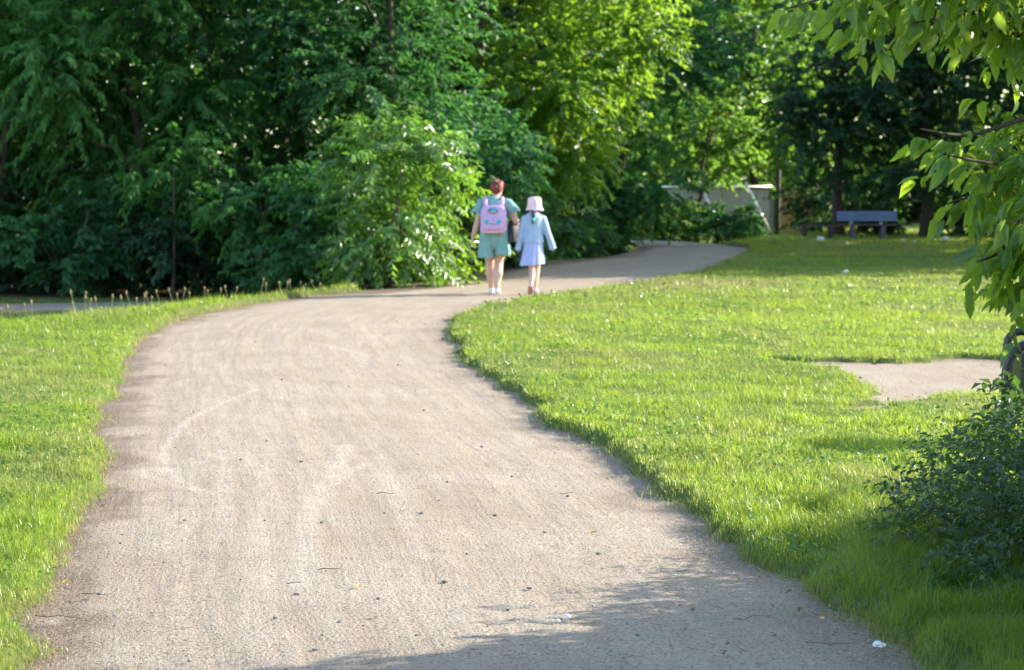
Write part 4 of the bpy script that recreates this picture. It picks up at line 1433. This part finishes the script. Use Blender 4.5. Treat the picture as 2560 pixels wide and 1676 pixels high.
for s in (-1, 1):
    MB().tube([(.115 * s, -.20, 1.26), (.125 * s, -.155, 1.355), (.115 * s, -.05, 1.42), (.12 * s, .06, 1.40), (.13 * s, .14, 1.28), (.14 * s, .13, 1.08), (.16 * s, -.05, .99), (.165 * s, -.17, .97)],
              [(.030, .012)] * 8, 8, up=(1, 0, 0)).build('shoulder_strap', M['lilac'], pack, True)
bag = empty('shoulder_bag', (wx, wy, 0), 'black shoulder bag with pale edge hanging at the right hip of the red haired person', 'bag', rz=-.05)
bo = [(-.10, .0), (.11, .02), (.105, .22), (.03, .34), (-.07, .33)]
bb = MB()
nn = len(bo)
bag_body = rounded_slab('bag_body', [(x, z) for x, z in bo], -.05, .05, M['bag_black'], bag, .02)
bag_body.rotation_euler = (0, .10, .95)
bag_body.location = (.265, -.02, .755)
eb = MB().tube([(.11, -.052, .03), (.105, -.054, .22), (.03, -.054, .34)], .006, 6).build('bag_piping', M['bag_tan'], bag_body, True)
MB().tube([(.24, -.02, 1.08), (.225, -.04, 1.25), (.175, -.03, 1.415), (.16, .06, 1.40), (.235, .12, 1.20), (.27, .03, 1.07)], [(.013, .005)] * 6, 6, up=(0, 1, 0)).build('strap', M['bag_black'], bag, True)

# ---- girl
gx_, gy_ = on_ground(1334, 736)
G_ = empty('person', (gx_, gy_, 0), 'walking girl in a pink bucket hat, pale denim jacket and lavender skirt', 'person', rz=.03)
mb = MB()
mb.tube([(0, 0, .70), (0, 0, .80), (0, .01, .92), (0, 0, 1.04), (0, 0, 1.12), (0, 0, 1.17), (.005, 0, 1.20)],
        [(.115, .085), (.120, .09), (.105, .08), (.118, .082), (.128, .08), (.085, .06), (.045, .045)], 16, up=(1, 0, 0))
mb.tube([(0, .0, 1.17), (.008, .01, 1.22), (.01, .015, 1.27)], [.045, .042, .042], 10)
mirror_head(mb, (.012, .015, 1.305), .92, -.1)
GL = [(-.055, 0, .74), (-.045, .01, .56), (-.028, .02, .40), (-.022, -.05, .27), (-.045, -.15, .135), (-.05, -.165, .10)]
GR = [(.055, 0, .74), (.060, .05, .56), (.058, .09, .40), (.040, .07, .25), (.030, .06, .10), (.030, .06, .055)]
gr_ = [.070, .060, .043, .044, .028, .027]
mb.tube(GL, gr_, 12)
mb.tube(GR, gr_, 12)
HL = [(-.125, 0, 1.115), (-.165, -.02, .98), (-.185, -.02, .87), (-.205, .02, .76), (-.215, .04, .70)]
HR = [(.130, 0, 1.115), (.170, -.02, 1.00), (.205, -.02, .89), (.25, .0, .78), (.275, .02, .715)]
for s, A in ((-1, HL), (1, HR)):
    mb.tube(A, [.042, .036, .032, .028, .022], 10)
    hand(mb, A[-1], (.2 * s, .2, -1), .72, s)
body_from(mb, 'body', M['skin_girl'], G_, .010)
MB().ball((.012, .0, 1.315), (.079, .093, .082), 16, 10).build('hair', M['hair_dark'], G_, True)
pt = MB().tube([(-.005, -.085, 1.255), (-.012, -.125, 1.22), (-.012, -.128, 1.15), (-.012, -.122, 1.115)], [.024, .027, .022, .019], 10).build('ponytail', M['hair_dark'], G_, True)
MB().tube([(-.012, -.123, 1.118), (-.012, -.121, 1.085)], [.026, .026], 10).build('hair_tie', M['green_tie'], pt, True)
MB().tube([(-.012, -.121, 1.088), (-.014, -.122, 1.055), (-.014, -.126, 1.035)], [.019, .022, .010], 8).build('hair_end', M['hair_dark'], pt, True)
jk = MB()
jk.tube([(0, 0, .775), (0, -.003, .80), (0, .004, .92), (0, 0, 1.04), (0, 0, 1.12), (0, 0, 1.165), (.005, 0, 1.205)],
        [(.146, .118), (.146, .116), (.138, .108), (.145, .108), (.152, .102), (.112, .078), (.058, .056)], 22, up=(1, 0, 0))
for s, A in ((-1, HL), (1, HR)):
    e = A[-1]
    jk.tube([(A[0][0] * .8, 0, 1.125), A[0], A[1], A[2], A[3], (e[0] + .012 * s, e[1], e[2] - .055)], [.045, .058, .054, .050, .047, .050], 14)
jko = body_from(jk, 'denim_jacket', M['denim'], G_, .010, 3)
MB().tube([(0, 0, .762), (0, 0, .80)], [(.150, .122), (.150, .121)], 24, up=(1, 0, 0), caps=False).build('waistband', M['denim'], jko, True)
MB().tube([(.002, -.002, 1.185), (.002, -.008, 1.222)], [(.066, .062), (.060, .058)], 18, up=(1, 0, 0), caps=False).build('collar', M['denim'], jko, True)
sk = MB()
n = 72
rings = [(.80, .128, .102, 0), (.72, .138, .115, .03), (.60, .152, .135, .06), (.50, .166, .152, .08), (.435, .178, .165, .09)]
for j, (z, ra, rb, am) in enumerate(rings):
    for k in range(n):
        a = 2 * math.pi * k / n
        w = 1 + am * (abs((k % 6) - 3) / 3 - .5)
        sk.v.append((ra * w * math.cos(a) - .01 * j * .5, rb * w * math.sin(a), z + .015 * math.cos(a) * j / 4))
for j in range(4):
    for k in range(n):
        k2 = (k + 1) % n
        sk.f.append(((j + 1) * n + k, (j + 1) * n + k2, j * n + k2, j * n + k))
sk.build('skirt', M['lavender'], G_, False)
shoe(G_, (-.050, -.165, .075), .03, .155, M['shoe_pink'], M['sole'], -.95)
shoe(G_, (.030, .075, .004), -.12, .155, M['shoe_pink'], M['sole'])
hat = empty('bucket_hat', (gx_ + .012, gy_ + .0, 0), 'pink bucket hat with a flared wavy brim on the girl', 'hat')
ht = MB()
n = 32
prof = [(0.0, 1.428), (.055, 1.426), (.090, 1.416), (.106, 1.388), (.110, 1.34), (.112, 1.300), (.122, 1.265), (.136, 1.238), (.140, 1.234), (.132, 1.236), (.118, 1.262), (.108, 1.300)]
for j, (r_, z) in enumerate(prof):
    for k in range(n):
        a = 2 * math.pi * k / n
        wv = .008 * math.sin(a * 5) * (1 if 6 <= j <= 10 else 0)
        ht.v.append((r_ * .93 * math.cos(a), r_ * 1.08 * math.sin(a), z + wv))
for j in range(len(prof) - 1):
    for k in range(n):
        k2 = (k + 1) % n
        ht.f.append((j * n + k, j * n + k2, (j + 1) * n + k2, (j + 1) * n + k))
ht.build('hat_body', M['pink'], hat, True)
MB().tube([(0, 0, 1.300), (0, 0, 1.318)], [(.1065, .1235), (.1050, .122)], 28, up=(1, 0, 0), caps=False).build('hat_band', M['pink'], hat, True)
